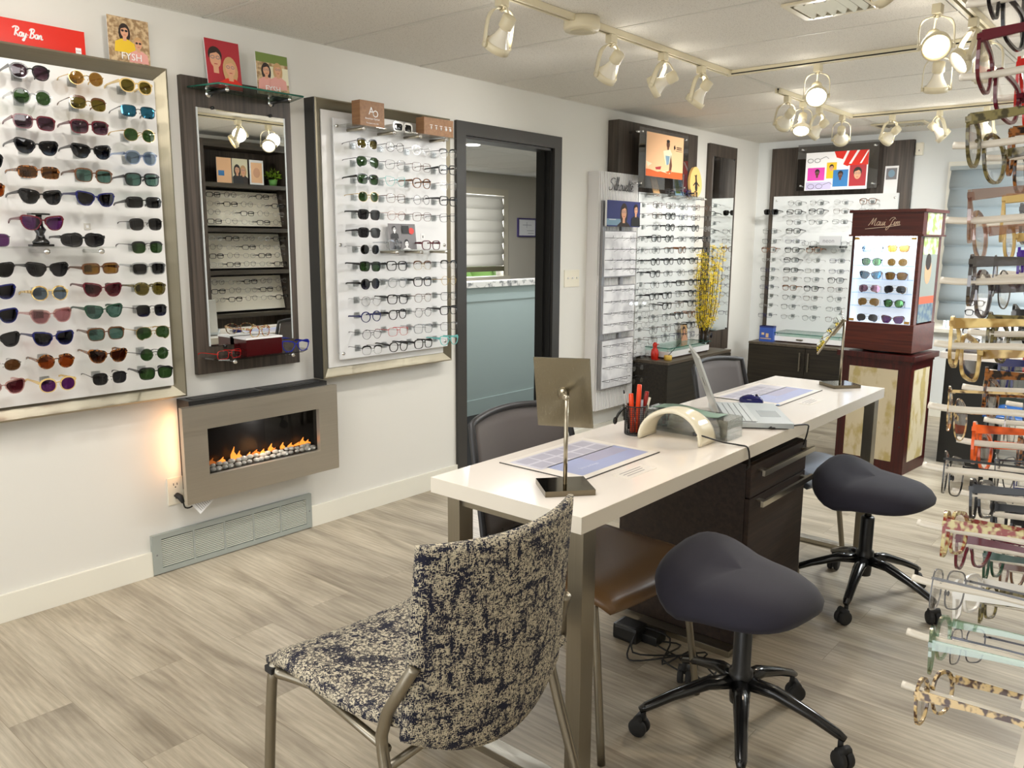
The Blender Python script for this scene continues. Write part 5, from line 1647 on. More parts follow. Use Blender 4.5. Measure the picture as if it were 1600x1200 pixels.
lamp('bright white lamp over the middle of the desk facing the camera', 1.695, 4.26, (.30, -.75, -.55), 'c', 30)
lamp('big warm glowing lamp at the upper right facing the camera', 2.42, 3.50, (.30, -.75, -.50), 'w', 34)
lamp('cream lamp hanging below the big warm lamp', 2.25, 4.26, (-.1, .3, -.9))
lamp('cream lamp with violet bulb just right of the big warm lamp', 2.48, 3.80, (-.6, -.45, -.55), 'v', 18)
lamp('cream lamp at the far end of the upper right track', 2.48, 4.10, (.1, .4, -.9))
lamp('cream lamp in the far cluster, first from the left', 1.22, 5.05, (-.6, .5, -.5), 'd', 34)
lamp('cream lit lamp in the far cluster, pointing at the camera', 1.22, 5.30, (.15, -.5, -.85), 'c', 14)
lamp('cream lamp in the far cluster, turned to the left wall', 1.22, 5.58, (-.7, .1, -.5), 'd', 24)
lamp('cream lamp in the far cluster, nearest the far wall', 1.22, 6.02, (-.25, .75, -.55), 'd', 40)
lamp('white lit lamp in front of the far poster, turned left', 1.50, 6.2, (-.7, .35, -.5), 'c', 36)
lamp('violet white lamp on the far track, turned right', 1.80, 6.2, (.6, .35, -.6), 'v', 55)
lamp('lit lamp at the right end of the far track', 2.08, 6.2, (.3, .3, -.9), 'c', 30)
for k, y in enumerate((.25, .65, 1.0, 1.35)):                        # over the left board, above the frame of the photo
    lamp('cream gimbal lamp above the large left board, %s from the near end' % ORD[k + 0].replace('top', 'first').replace(' from the near end', ''), 1.22, y, (-.86, .05 * (k - 1), -.46), 'd', 12, 125)
for y in (1.9, 2.6):  # unseen lamps added to brighten the right wall unit and arm rack
    lamp('unseen cream gimbal lamp added on the right track before the warm lamp, %s one' % ('nearer' if y < 2 else 'farther'), 2.48, y, (.55, .9 if y > 2 else -.2, -.6), 'd', 30, 100)
mb = MB()
def ceil_vent(label, x0, x1, y0, y1):
    t = thing('ceiling_vent', label, 'vent', ((x0 + x1) / 2, (y0 + y1) / 2, H - .01))
    mb = MB()
    mb.box(x0 + .025, x1 - .025, y0, y0 + .025, H - .012, H - .002); mb.box(x0 + .025, x1 - .025, y1 - .025, y1, H - .012, H - .002); mb.box(x0, x0 + .025, y0, y1, H - .012, H - .002); mb.box(x1 - .025, x1, y0, y1, H - .012, H - .002)
    mb.build('frame', LAMPW, t)
    mb = MB()
    n = int((x1 - x0 - .05) / .04)
    for k in range(n):
        x = x0 + .03 + (x1 - x0 - .06) * (k + .5) / n
        mb.obox((x, (y0 + y1) / 2, H - .008), (1, 0, .8), (0, 1, 0), (-.8, 0, 1), .013, (y1 - y0) / 2 - .025, .0012)
    mb.build('louvres', NICKEL, t)
    mb = MB(); mb.box(x0 + .02, x1 - .02, y0 + .02, y1 - .02, H - .0018, H - .0012); mb.build('duct', DARK, t)
ceil_vent('square ceiling vent at the top edge right of the round canopy', 1.93, 2.23, 3.22, 3.48)
ceil_vent('long ceiling vent near the far wall', 1.18, 1.56, 6.76, 6.98)

# ------------------------------------------------------------------ table
TX0, TX1, TY0, TY1, TZ = 1.738, 2.248, 1.515, 3.86, .78
t = thing('desk', 'long narrow white desk on square brushed metal leg frames', 'desk', ((TX0 + TX1) / 2, (TY0 + TY1) / 2, 0))
mb = MB(); mb.box(TX0, TX1, TY0, TY1, TZ - .043, TZ, 1, .0012); mb.box(TX0 + .0015, TX1 - .0015, TY0 + .0015, TY1 - .0015, TZ - .0004, TZ + .0002, 0); mb.build('tabletop', [WLAM, WLAME], t)
for yy, nm in ((1.545, 'near'), (2.50, 'mid'), (3.785, 'far')):
    for xa in (TX0 + .035, TX1 - .075 + .015):
        if nm == 'mid' : continue
        mb = MB(); mb.box(xa, xa + .045, yy, yy + .055, .0, TZ - .043, bev=.002); mb.build('leg', LEGS, t)
    mb = MB(); mb.box(TX0 + .08, TX1 - .06, yy, yy + .055, .0, .022, bev=.002); mb.build('foot_bar', brushed('brushed_bar', rgb(178, 172, 158), 'x', .3, .08), t)
    if nm != 'mid':
        mb = MB(); mb.box(TX0 + .08, TX1 - .06, yy + .01, yy + .045, TZ - .075, TZ - .044); mb.build('top_rail', LEGS, t)
t = thing('drawer_pedestal', 'dark wood drawer pedestal with two long bar handles under the desk', 'drawer unit', (1.95, 2.82, 0))
mb = MB(); mb.box(1.69, 2.188, 2.56, 3.06, .02, .682); mb.box(1.72, 2.16, 2.60, 3.02, .682, .7365, 1); mb.box(1.72, 2.16, 2.60, 3.02, 0, .02, 1); mb.build('body', [WESP, BLACK], t)
DRW = wood('drawer_wood', rgb(36, 24, 18), rgb(58, 42, 32), 'y', .65)
for z0, z1, hz in ((.565, .680, .650), (.05, .560, .540)):
    mb = MB(); mb.box(2.1885, 2.205, 2.562, 3.058, z0, z1, bev=.001); d = mb.build('drawer', DRW, t)
    mb = MB(); mb.box(2.228, 2.238, 2.60, 3.06, hz - .010, hz + .010, bev=.001)
    for y in (2.63, 3.02): mb.box(2.205, 2.23, y - .012, y + .012, hz + .001, hz + .008)
    mb.build('handle', NICKEL, d)

# desk pads
PADC = glassmat('frosted_pad', (.97, .96, .94), .9, .3, .03)
for y0, y1, x0, lab in ((1.75, 2.17, 1.785, 'clear desk pad over a blue printed sheet at the near end of the desk'), (3.13, 3.60, 1.77, 'clear desk pad over a blue printed sheet at the far end of the desk')):
    t = thing('desk_pad', lab, 'desk pad', (x0 + .14, (y0 + y1) / 2, TZ))
    mb = MB(); mb.box(x0, x0 + .29, y0, y1, TZ + .0003, TZ + .0012, 0)
    mb.box(x0 + .02, x0 + .14, y0 + .02, y1 - .03, TZ + .0012, TZ + .0014, 2)
    mb.box(x0 + .135, x0 + .262, y0 + .05, y1 - .02, TZ + .0012, TZ + .0014, 1)
    for i in range(2):
        for j in range(5):
            mb.box(x0 + .03 + .055 * i, x0 + .075 + .055 * i, y0 + .035 + .07 * j, y0 + .095 + .07 * j, TZ + .0014, TZ + .0015, 3)
    mb.box(x0 + .14, x0 + .20, y0 + .20, y1 - .04, TZ + .0014, TZ + .0015, 4)
    mb.box(x0 + .27, x0 + .282, y0 + .008, y0 + .03, TZ + .0012, TZ + .0014, 5)
    s = mb.build('printed_sheet', [mat('pad_paper', rgb(232, 226, 216), .4), mat('pad_blue', rgb(164, 172, 208), .4), mat('pad_pale', rgb(206, 204, 214), .4), mat('pad_tile', rgb(176, 174, 188), .4), mat('pad_grey', rgb(168, 166, 190), .4), PBLU], t)
    text('lens package', (x0 + .222, y0 + .10, TZ + .0016), (0, 1, 0), (-1, 0, 0), .018, mat('pad_text', rgb(214, 218, 236), .4), s, depth=.0002)
    mb = MB(); mb.box(x0 + .289, x0 + .2915, y0, y1, TZ + .0003, TZ + .0032); mb.box(x0, x0 + .289, y0 - .0015, y0, TZ + .0003, TZ + .0032); mb.build('pad_edge', mat('pad_edge_dark', rgb(60, 56, 52), .3), t)
    mb = MB(); mb.box(x0 + .32, x0 + .375, y0 + .11, y0 + .26, TZ + .0003, TZ + .0009)
    for k in range(3): mb.box(x0 + .33 + .013 * k, x0 + .333 + .013 * k, y0 + .13, y0 + .24 - .01 * k, TZ + .0009, TZ + .0010, 1)
    single('label_slip', mb, [mat('slip_clear', rgb(236, 230, 220), .3), PGREY], 'clear printed label slip on the desk beside the %s desk pad' % ('near' if y0 < 2 else 'far'), 'label', base_=(x0 + .35, y0 + .18, TZ))

def desk_mirror(label, bx, by, rz, pole_h, pc, pn, pu, pw, ph, arm):
    t = thing('desk_mirror', label, 'mirror', (bx, by, TZ))
    mb = MB()
    c, s_ = cos(rz), sin(rz)
    mb.obox((bx, by, TZ + .008), (c, s_, 0), (-s_, c, 0), (0, 0, 1), .066, .062, .0075); mb.build('base', mat('smoked_chrome', rgb(120, 112, 96), .06, 1), t)
    mb = MB(); mb.cyl((bx, by, TZ + .0155), (bx, by, TZ + pole_h), .0055, 12); mb.build('pole', NICKEL, t)
    mb = MB(); P = V(pc); n = V(pn).normalized(); u = V(pu).normalized(); r = n.cross(u)
    u = r.cross(n)
    mb.obox(P, r, u, n, pw / 2, ph / 2, .003, 0); mb.obox(P - n * .0035, r, u, n, pw / 2 - .003, ph / 2 - .003, .0008, 1)
    mb.build('mirror_plate', [brushed('plate_back', rgb(150, 142, 122), 'z', .25, .06), MIRROR], t)
    mb = MB(); mb.lathe([(.014, 0), (.016, .004), (.012, .010), (.008, .016), (.007, .02)], P + n * .003, n, 18)
    mb.cyl(P + n * .018, (bx, by, TZ + pole_h), .0075, 12); mb.ball((bx, by, TZ + pole_h), .0078, 0, 10)
    mb.build('arm', NICKEL, t)
    return t
# near mirror: its brushed back turned to the camera
desk_mirror('square based desk mirror with brushed metal back at the near end of the desk', 2.085, 1.668, radians(50), .245, (2.025, 1.735, 1.022), (.35, -.95, -.18), (.02, -.12, 1), .155, .195, 0)
desk_mirror('desk mirror tilted edge on at the far end of the desk', 2.08, 3.765, radians(50), .30, (2.01, 3.79, 1.02), (.80, .40, -.50), (.45, .0, .9), .155, .195, 0)

# pencil cup
def pen(parent, p, q, r, m, nm='pen'):
    mb = MB(); mb.cyl(p, q, r, 8); return mb, m
t = thing('pen_cup', 'black wire mesh pen cup on the desk', 'cup', (1.885, 2.335, TZ))
mb = MB(); c0 = (1.885, 2.335, TZ)
mb.lathe([(.036, 0), (.038, .002), (.038, .006), (.036, .006)], c0, n=24)
for k in range(24):
    a = 2 * pi * k / 24; mb.tube([(c0[0] + .037 * cos(a), c0[1] + .037 * sin(a), TZ + .004), (c0[0] + .037 * cos(a), c0[1] + .037 * sin(a), TZ + .098)], .0011, 4)
for k in range(14):
    z = TZ + .010 + k * .0067; mb.tube([(c0[0] + .037 * cos(a), c0[1] + .037 * sin(a), z) for a in [2 * pi * j / 20 for j in range(20)]], .0009, 4, closed=True)
mb.tube([(c0[0] + .037 * cos(a), c0[1] + .037 * sin(a), TZ + .099) for a in [2 * pi * j / 24 for j in range(24)]], .002, 5, closed=True)
mb.build('mesh_body', BLACK, t)
ORNG = mat('orange_plastic', rgb(232, 70, 20), .35)
def stick(name, label, cat, a, b, r, m, tip=None, flat=1.0):
    mb = MB(); A, B = V(a), V(b)
    mb.tube([A, A * .2 + B * .8, B], [r, r, r * .9], 8, flat=flat)
    if tip: mb.tube([B, B + (B - A).normalized() * .012], [r * .7, r * .4], 8, 1)
    return single(name, mb, [m, tip or m], label, cat, 'pens in the black cup', tuple(a))
x, y = 1.885, 2.335
stick('marker', 'orange highlighter marker standing tallest in the pen cup', 'marker', (x + .004, y, TZ + .008), (x + .008, y + .004, TZ + .170), .0085, ORNG, flat=1.4)
stick('marker', 'shorter orange marker leaning left in the pen cup', 'marker', (x - .004, y - .012, TZ + .008), (x - .012, y - .016, TZ + .140), .0085, ORNG)
stick('marker', 'dark red marker leaning right in the pen cup', 'marker', (x + .008, y + .018, TZ + .008), (x + .022, y + .030, TZ + .145), .008, mat('red_plastic', rgb(150, 24, 14), .3))
stick('pen', 'cream pen leaning right in the pen cup', 'pen', (x + .012, y + .012, TZ + .008), (x + .030, y + .036, TZ + .125), .005, WPLAS)
stick('pen', 'grey patterned pen in the middle of the pen cup', 'pen', (x + .022, y, TZ + .008), (x + .020, y + .004, TZ + .120), .0045, mat('pen_grey', rgb(150, 150, 156), .4))
stick('pen', 'slim pen with black clicker leaning left in the pen cup', 'pen', (x - .012, y - .012, TZ + .008), (x - .030, y - .030, TZ + .140), .0045, mat('pen_silver', rgb(170, 170, 166), .3), BLACK)
stick('pen', 'black pen in the middle of the pen cup', 'pen', (x, y + .012, TZ + .008), (x + .002, y + .010, TZ + .130), .005, BLACK)
mb = MB(); mb.tube(smoothpts([(x - .015, y - .02, TZ + .02), (x - .022, y - .03, TZ + .09), (x - .035, y - .05, TZ + .075), (x - .040, y - .058, TZ + .058)]), .0045, 6); mb.ball((x - .042, y - .062, TZ + .050), .012, 0, 10, (.5, 1, 1.1))
single('clip_tool', mb, BLACKG, 'black curved gripping tool hooked over the left of the pen cup', 'tool', base_=(x - .03, y - .04, TZ + .02))

# white arch device
t = thing('arch_device', 'glossy cream arch shaped device with a black cable on the desk', 'desk device', (2.03, 2.35, TZ))
mb = MB()
def archf(u, v):
    a = pi * (1 - v)
    w_ = (.5 - u) * (.075 + .03 * abs(cos(a)))
    return (2.035 + .105 * cos(a), 2.345 + .01 * cos(a) - w_, TZ + .004 + .098 * sin(a) ** .9 if sin(a) > 0 else TZ + .004)
mb.sheet(archf, 8, 26, .018, 0, 6, .5)
mb.build('arch', mat('cream_gloss', rgb(236, 228, 202), .12), t)
mb = MB(); mb.tube(smoothpts([(2.128, 2.305, TZ + .040), (2.145, 2.32, TZ + .036), (2.18, 2.38, TZ + .012), (2.225, 2.41, TZ + .004), (2.251, 2.42, TZ - .004), (2.254, 2.43, TZ - .06), (2.24, 2.44, .70)]), .0028, 6); mb.tube([(2.118, 2.300, TZ + .043), (2.136, 2.312, TZ + .038)], .0055, 8); mb.build('cable', BLACK, t)

# clear drawers
t = thing('acrylic_drawers', 'clear acrylic stacked drawer box behind the cream arch', 'organiser', (2.0, 2.49, TZ))
mb = MB(); x0, x1, y0, y1 = 1.85, 2.172, 2.432, 2.545
AC = glassmat('organiser_acrylic', (.94, .95, .94), .86, 0, .12)
for z in (0, .0235, .047, .068): mb.box(x0, x1, y0, y1, TZ + z, TZ + z + .0025)
for z in (0,): 
    mb.box(x0, x0 + .0025, y0, y1, TZ, TZ + .07); mb.box(x1 - .0025, x1, y0, y1, TZ, TZ + .07); mb.box(x0, x1, y1 - .0025, y1, TZ, TZ + .07); mb.box(x0, x1, y0, y0 + .0025, TZ, TZ + .07)
mb.build('box', AC, t)
mb = MB()
for k in range(7):
    for lv in range(3):
        mb.lathe([(.02, 0), (.021, .003), (.02, .004)], (1.875 + .044 * k, 2.49, TZ + .006 + .0235 * lv), n=14)
mb.build('trial_lenses', glassmat('trial_lens', (.80, .82, .80), .8, 0, .2), t)
mb = MB(); mb.sheet(lambda u, v: (1.88 + .25 * v, 2.445 + .085 * u, TZ + .0755 + .006 * sin(v * 6)), 6, 14, .002, 0)
single('green_cloth', mb, mat('sage_cloth', rgb(120, 150, 132), .6), 'sage green cloth lying on the clear drawer box', 'cloth', base_=(2.0, 2.49, TZ + .07))
t = thing('lens_stack', 'loose stack of clear lens discs left of the clear drawer box', 'lenses', (1.80, 2.55, TZ))
for k in range(6):
    mb = MB(); mb.lathe([(.034, 0), (.035, .002), (.034, .004)], (1.80 + .004 * (k % 3), 2.53 + .006 * (k % 2), TZ + .0005 + .0085 * k), (.04 * (k % 2), 0, 1), n=24); mb.build('disc', AC, t)

# laptop
lp = thing('laptop', 'open silver laptop with its screen edge on to the camera', 'laptop', (2.06, 2.80, TZ), 0)
Fp, Wd, Dp = V((2.268, 2.752, TZ)), V((-.55, .835, 0)).normalized(), V((-.835, -.55, 0))
Dp = (Dp - Wd * Dp.dot(Wd)).normalized()
LW, LD = .37, .25
def lpt(a, b, z): return Fp + Wd * a + Dp * b + V((0, 0, z))
SILV = mat('laptop_silver', rgb(186, 194, 196), .3, .3)
mb = MB(); mb.obox(lpt(LW / 2, LD / 2, .0135), Wd, Dp, (0, 0, 1), LW / 2, LD / 2, .0085); mb.obox(lpt(LW / 2, LD / 2, .003), Wd, Dp, (0, 0, 1), LW / 2 - .02, LD / 2 - .02, .0028, 1); mb.build('base', [SILV, BLACK], lp)
mb = MB()
for r in range(5):
    for k in range(14):
        mb.obox(lpt(.033 + .0235 * k, .128 + .0215 * r, .0228), Wd, Dp, (0, 0, 1), .0106, .0093, .0009)
mb.build('keyboard', mat('key_silver', rgb(206, 212, 212), .4), lp)
mb = MB(); mb.obox(lpt(LW / 2 - .01, .182, .0221), Wd, Dp, (0, 0, 1), .168, .056, .0002); mb.build('key_well', mat('key_gap', rgb(70, 74, 76), .5), lp)
mb = MB(); mb.obox(lpt(LW / 2 - .02, .058, .0222), Wd, Dp, (0, 0, 1), .055, .036, .0003); mb.build('touchpad', mat('touchpad_silver', rgb(170, 178, 180), .25), lp)
mb = MB(); hinge = lpt(LW / 2, LD - .004, .02); su = (V((0, 0, 1)) * .93 + Dp * .36).normalized(); sn = Wd.cross(su)
if sn.dot(Dp) < 0: sn = -sn
mb.obox(hinge + su * .123, Wd, su, sn, LW / 2, .120, .0035, 0); mb.build('screen', [mat('lid_silver', rgb(200, 202, 198), .35, .2)], lp)
mb = MB(); mb.obox(hinge + su * .123 - sn * .0038, Wd, su, sn, LW / 2 - .006, .112, .0004, 0); mb.build('display', mat('screen_glow', (.02, .02, .03), .1, emit=(.5, .6, .8), es=.35), lp)
mb = MB(); mb.lathe([(.018, 0), (.018, .0004)], hinge + su * .123 + sn * .0036, sn, 24); mb.build('round_emblem', mat('emblem_grey', rgb(150, 152, 150), .2, .5), lp)
mb = MB(); mb.tube(smoothpts([lpt(.02, .06, .010), lpt(-.01, .08, .006), V((2.262, 2.87, TZ - .0)), V((2.256, 2.92, TZ - .03)), V((2.24, 2.93, .69))]), .0028, 6); mb.build('cable', BLACK, lp)
mb = MB(); mb.ball((0, 0, 0), .046, 0, 16, (.68, 1.08, .62)); mb.v = [(a, b, max(c, -.006)) for a, b, c in mb.v]
t = thing('mouse', 'glossy dark blue computer mouse behind the laptop', 'computer mouse', (1.945, 3.12, TZ + .0065), radians(-75))
mb.build('shell', mat('mouse_blue', rgb(18, 24, 96), .12), t, local=True)
mb = MB(); mb.lathe([(.0055, -.0025), (.0055, .0025)], (0, .020, .026), (1, 0, 0), 12); mb.build('wheel', BLACK, t, local=True)

# power brick and cords
t = thing('power_strip', 'black power brick with tangled cords on the floor under the desk', 'power brick', (1.90, 2.42, 0))
mb = MB(); mb.box(1.80, 1.90, 2.36, 2.44, 0.001, .06, bev=.012); mb.box(1.86, 1.96, 2.40, 2.47, .001, .035, bev=.006); mb.build('brick', BLACK, t)
mb = MB()
rf = random.Random(4)
for k in range(5):
    p = [V((1.88, 2.42, .05))]
    for j in range(5): p.append(V((1.88 + .07 * (j + 1) + rf.uniform(-.05, .05), 2.36 + rf.uniform(-.12, .12), .006 + .03 * rf.random() * (j < 3))))
    mb.tube(smoothpts(p, 4), .0032, 5)
mb.build('cords', RUBBER, t)

# ------------------------------------------------------------------ chairs
def guest_chair(name, label, loc, rz, seatm):
    """seat faces local +x"""
    t = thing(name, label, 'chair', loc, rz, 'mesh back chairs at the desk')
    mb = MB()
    def seat(u, v):
        x = -.23 + .50 * v
        yy = (u - .5) * (.46 + .05 * sin(pi * v))
        z = .462 - .035 * max(0, (v - .75) / .25) ** 2 - .012 * sin(pi * v) + .014 * (2 * u - 1) ** 2
        return (x, -yy, z)
    mb.sheet(seat, 18, 18, .045, 0, 10, .35); mb.build('seat', seatm, t, True)
    def bk(u, v, e=0):
        yy = (u - .5) * (.50 - .05 * v)
        x = -.245 - .085 * v + .055 * (2 * u - 1) ** 2
        z = .50 + .37 * v + .018 * v * (1 - (2 * u - 1) ** 2)
        return V((x, yy, z))
    mb = MB(); mb.sheet(lambda u, v: bk(.03 + .94 * u, .03 + .94 * v), 14, 10, .006, 0, 20, .8); mb.build('back_mesh', MESH, t, True)
    rim = [bk(0, k / 8) for k in range(9)] + [bk(k / 12, 1) for k in range(1, 12)] + [bk(1, 1 - k / 8) for k in range(9)] + [bk(1 - k / 12, 0) for k in range(1, 12)]
    mb = MB(); mb.tube(rim, .011, 8, closed=True)
    mb.sheet(lambda u, v: bk(u, .0 + .16 * v) + V((-.006, 0, 0)), 10, 3, .016, 0)
    for s in (-1, 1): mb.tube([bk(.5 + .46 * s, .1), (-.20, s * .22, .47), (-.1, s * .2, .44)], .013, 8)
    mb.build('back_frame', mat('dark_grey_frame', rgb(44, 44, 46), .45), t, True)
    for s in (-1, 1):
        mb = MB(); mb.tube(smoothpts([(.10, s * .20, .435), (.19, s * .215, .43), (.212, s * .225, .40), (.265, s * .25, .0)], 5), .0115, 10); mb.build('leg', LEGS, t, True)
        mb = MB(); mb.tube(smoothpts([(-.08, s * .20, .435), (-.17, s * .215, .43), (-.20, s * .225, .40), (-.29, s * .25, .0)], 5), .0115, 10); mb.build('leg', LEGS, t, True)
    mb = MB(); mb.tube([(.10, -.20, .435), (.10, .20, .435)], .010, 8); mb.tube([(-.08, -.20, .435), (-.08, .20, .435)], .010, 8)
    for s in (-1, 1): mb.tube([(.10, s * .20, .435), (-.08, s * .20, .435)], .010, 8)
    mb.build('seat_frame', LEGS, t, True)
    return t
guest_chair('guest_chair', 'grey mesh back chair with brown leather seat tucked under the near desk end', (1.935, 1.985, 0), radians(-3), BROWNL)
guest_chair('guest_chair', 'grey mesh back chair, seat tinted for a blue screen reflection, at the far desk end', (1.90, 3.46, 0), radians(-2), LREFLECT)

# patterned chair, facing the left wall
FAB = fabric_mat()
t = thing('upholstered_chair', 'navy and cream patterned chair with metal legs, back turned, in front of the desk', 'chair', (1.985, 1.205, 0), radians(177))
mb = MB()
def seat2(u, v):
    x = -.28 + .53 * v
    yy = (u - .5) * (.46 + .03 * sin(pi * v))
    z = .468 - .03 * max(0, (v - .7) / .3) ** 2 + .022 * (2 * u - 1) ** 2 * (1 - v * .5) - .01 * sin(pi * v) + .03 * max(0, (.35 - v) / .35) ** 2
    return (x, -yy, z)
mb.sheet(seat2, 20, 20, .050, 0, 10, .35); mb.build('seat', FAB, t, True)
def back2(u, v):
    w_ = .465 - .02 * v
    yy = (u - .5) * w_
    x = -.300 - .045 * v + .05 * (2 * u - 1) ** 2
    low = .395 + .075 * (2 * u - 1) ** 2
    top = .872 - .010 * (1 - (2 * u - 1) ** 2)
    return (x, yy, low + (top - low) * v)
mb = MB(); mb.sheet(back2, 22, 22, .030, 0, 12, .4); mb.build('backrest', FAB, t, True)
mb = MB()
for s in (-1, 1): mb.box(.205, .235, s * .232 - .012, s * .232 + .012, .430, .446, bev=.003)
mb.build('corner_cap', RUBBER, t, True)
for s in (-1, 1):
    mb = MB(); mb.tube(smoothpts([(.10, s * .195, .428), (.20, s * .222, .428), (.226, s * .230, .41), (.250, s * .245, .0)], 5), .0125, 12); mb.build('leg', LEGS, t, True)
    mb = MB(); mb.tube(smoothpts([(-.285, s * .222, .63), (-.256, s * .240, .57), (-.222, s * .247, .50), (-.226, s * .25, .40), (-.36, s * .262, .0)], 6), .0125, 12); mb.build('leg', LEGS, t, True)
mb = MB(); mb.tube([(-.19, -.248, .37), (-.17, 0, .38), (-.19, .248, .37)], .010, 8); mb.tube([(.12, -.20, .428), (.12, .20, .428)], .010, 8)
for s in (-1, 1): mb.tube([(.12, s * .2, .428), (-.22, s * .240, .44)], .010, 8)
mb.build('seat_frame', LEGS, t, True)

# saddle stools
def stool(label, loc, base_a, seat_a, sz, off):
    t = thing('saddle_stool', label, 'stool', loc, 0, 'saddle stools beside the desk')
    ca, sa = cos(seat_a), sin(seat_a)
    mb = MB()
    N_, K = 36, 12
    vs = []
    prof = [(0.0, .030), (.35, .032), (.62, .030), (.80, .022), (.92, .006), (1.0, -.018), (.99, -.036), (.90, -.048), (.6, -.054), (0.0, -.054)]
    def R_(a):                                     # plan outline: narrower raised nose at -x, broad at +x
        rx, ry = .205, .20
        x, y = cos(a), sin(a)
        e = 2.9
        x = math.copysign(abs(x) ** (2 / e), x); y = math.copysign(abs(y) ** (2 / e), y)
        y *= 1 - .10 * x
        return x * rx, y * ry
    for r, h in prof:
        for k in range(N_):
            x, y = R_(2 * pi * k / N_)
            x *= r; y *= r
            q = x / .205
            z = sz + h + .055 * max(0, -q - .15) ** 1.2 * (1 + 3.2 * y) - .030 * (q + 1) / 2 - .85 * y * y * (1.1 - .4 * q) * .7 - (.022 * math.exp(-((q + .35) / .3) ** 2) if y < -.04 else .022 * math.exp(-((q + .35) / .3) ** 2) * max(0, (.04 - y) / .08) if y < .04 else 0)
            if r in (0.0,): pass
            X = x + off[0]; Y = y + off[1]
            vs.append((X * ca - Y * sa, X * sa + Y * ca, z))
    fs = []
    for i in range(len(prof) - 1):
        for k in range(N_):
            l = (k + 1) % N_
            fs.append((i * N_ + k, (i + 1) * N_ + k, (i + 1) * N_ + l, i * N_ + l))
    mb.add(vs, [f[::-1] for f in fs], 0, True)
    mb.build('seat', STOOLF, t, True)
    mb = MB(); mb.lathe([(.014, .27), (.014, sz - .05)], (0, 0, 0), n=16); mb.lathe([(.05, 0), (.05, .015)], (0, 0, sz - .066), n=16); mb.build('gas_lift', CHROME if False else mat('black_metal', (.02, .02, .02), .25, .6), t, True)
    mb = MB(); mb.lathe([(.028, .10), (.030, .12), (.030, .16), (.034, .165), (.034, .20), (.026, .205), (.026, .34), (.022, .345)], n=20); mb.build('hub', BLACK, t, True)
    mb = MB(); mb.tube([(0, -.0, sz - .062), (ca * -.12 - sa * -.16, sa * -.12 + ca * -.16, sz - .075)], .006, 6); mb.ball((ca * -.13 - sa * -.17, sa * -.13 + ca * -.17, sz - .076), .018, 0, 10, (1, 1, .9)); mb.build('lever', BLACK, t, True)
    for k in range(5):
        a = base_a + k * 2 * pi / 5
        d = V((cos(a), sin(a), 0)); n = V((-sin(a), cos(a), 0))
        mb = MB()
        P = [d * .02 + V((0, 0, .165)), d * .10 + V((0, 0, .160)), d * .20 + V((0, 0, .125)), d * .275 + V((0, 0, .092)), d * .295 + V((0, 0, .082))]
        mb.tube(P, [.026, .023, .018, .016, .011], 8, flat=.8, upv=(0, 0, 1)); 
        arm = mb.build('arm', mat('glossy_black_base', (.012, .012, .012), .16), t, True)
        mb = MB(); c = d * .283
        mb.cyl(c + V((0, 0, .05)), c + V((0, 0, .085)), .008, 8)
        wd = V((cos(a + .9), sin(a + .9), 0)); cc = c - V((-wd.y, wd.x, 0)) * .012
        for s in (-1, 1):
            o_ = cc + wd * s * .013; o_.z = .027
            mb.lathe([(.010, -.009), (.024, -.009), (.027, -.005), (.027, .005), (.024, .009), (.010, .009)], o_, wd, 18)
        mb.tube([cc + wd * -.020 + V((0, 0, .05)), cc + wd * .020 + V((0, 0, .05))], .014, 8)
        w_ = mb.build('caster', RUBBER, arm, True)
    return t
stool('dark blue saddle stool on a black five star base, nearer the camera', (2.405, 2.11, 0), radians(8), radians(-8), .532, (.035, -.085))
stool('dark blue saddle stool on a black five star base, behind the nearer one', (2.375, 3.32, 0), radians(-12), radians(-8), .532, (.06, -.10))

# ------------------------------------------------------------------ cherry wood sunglasses tower
MJ = (1.985, 5.325, 0)
A5 = radians(-5)
base_t = thing('display_pedestal', 'cherry wood pedestal with cream leaf patterned panels under the lit case', 'pedestal', MJ, A5)
LEAF = blotch('leaf_panel', rgb(190, 172, 116), rgb(214, 202, 172), 11, .40, .50, .45, (1, 1, .6), 5)
mb = MB(); mb.box(-.43, 0, 0, .375, 0, .715); mb.box(-.455, .025, -.025, .40, .715, .750, bev=.003); mb.box(-.435, .005, -.005, .38, .695, .715); mb.build('body', WCHERRY, base_t, True)
mb = MB(); mb.box(-.375, -.075, -.003, 0, .075, .655); mb.box(0, .003, .055, .315, .075, .655); mb.build('leaf_panel', LEAF, base_t, True)
mb = MB(); mb.cyl((-.04, -.001, .30), (-.04, -.004, .30), .006, 10); mb.cyl((-.04, -.001, .275), (-.04, -.004, .275), .006, 10); mb.build('lock', BLACK, base_t, True)
ct = thing('display_case', 'lit cherry wood glass case of sunglasses with white script lettering', 'display case', (MJ[0], MJ[1], .750), A5)
z = lambda q: q - .750
mb = MB(); mb.cyl((-.215, .19, 0), (-.215, .19, .012), .15, 28); mb.build('turntable', BLACK, ct, True)
mb = MB()
mb.box(-.425, -.01, .005, .365, z(.764), z(.935), bev=.002)
mb.box(-.415, -.02, .345, .360, z(.935), z(1.475))
mb.box(-.035, -.015, .012, .055, z(.935), z(1.475)); mb.box(-.035, -.015, .315, .36, z(.935), z(1.475)); mb.box(-.425, -.408, .012, .36, z(.935), z(1.475), 1)
mb.box(-.43, -.005, .0, .37, z(1.475), z(1.610)); 
mb.box(-.445, .010, -.015, .385, z(1.610), z(1.628)); mb.box(-.44, .005, -.010, .38, z(1.468), z(1.478))
mb.build('body', [WCHERRYH, WCHERRY], ct, True)
WIN = mat('case_white_glow', rgb(236, 238, 240), .3, emit=(.80, .90, 1), es=.55)  # emission added to the white panels so the case interior glows
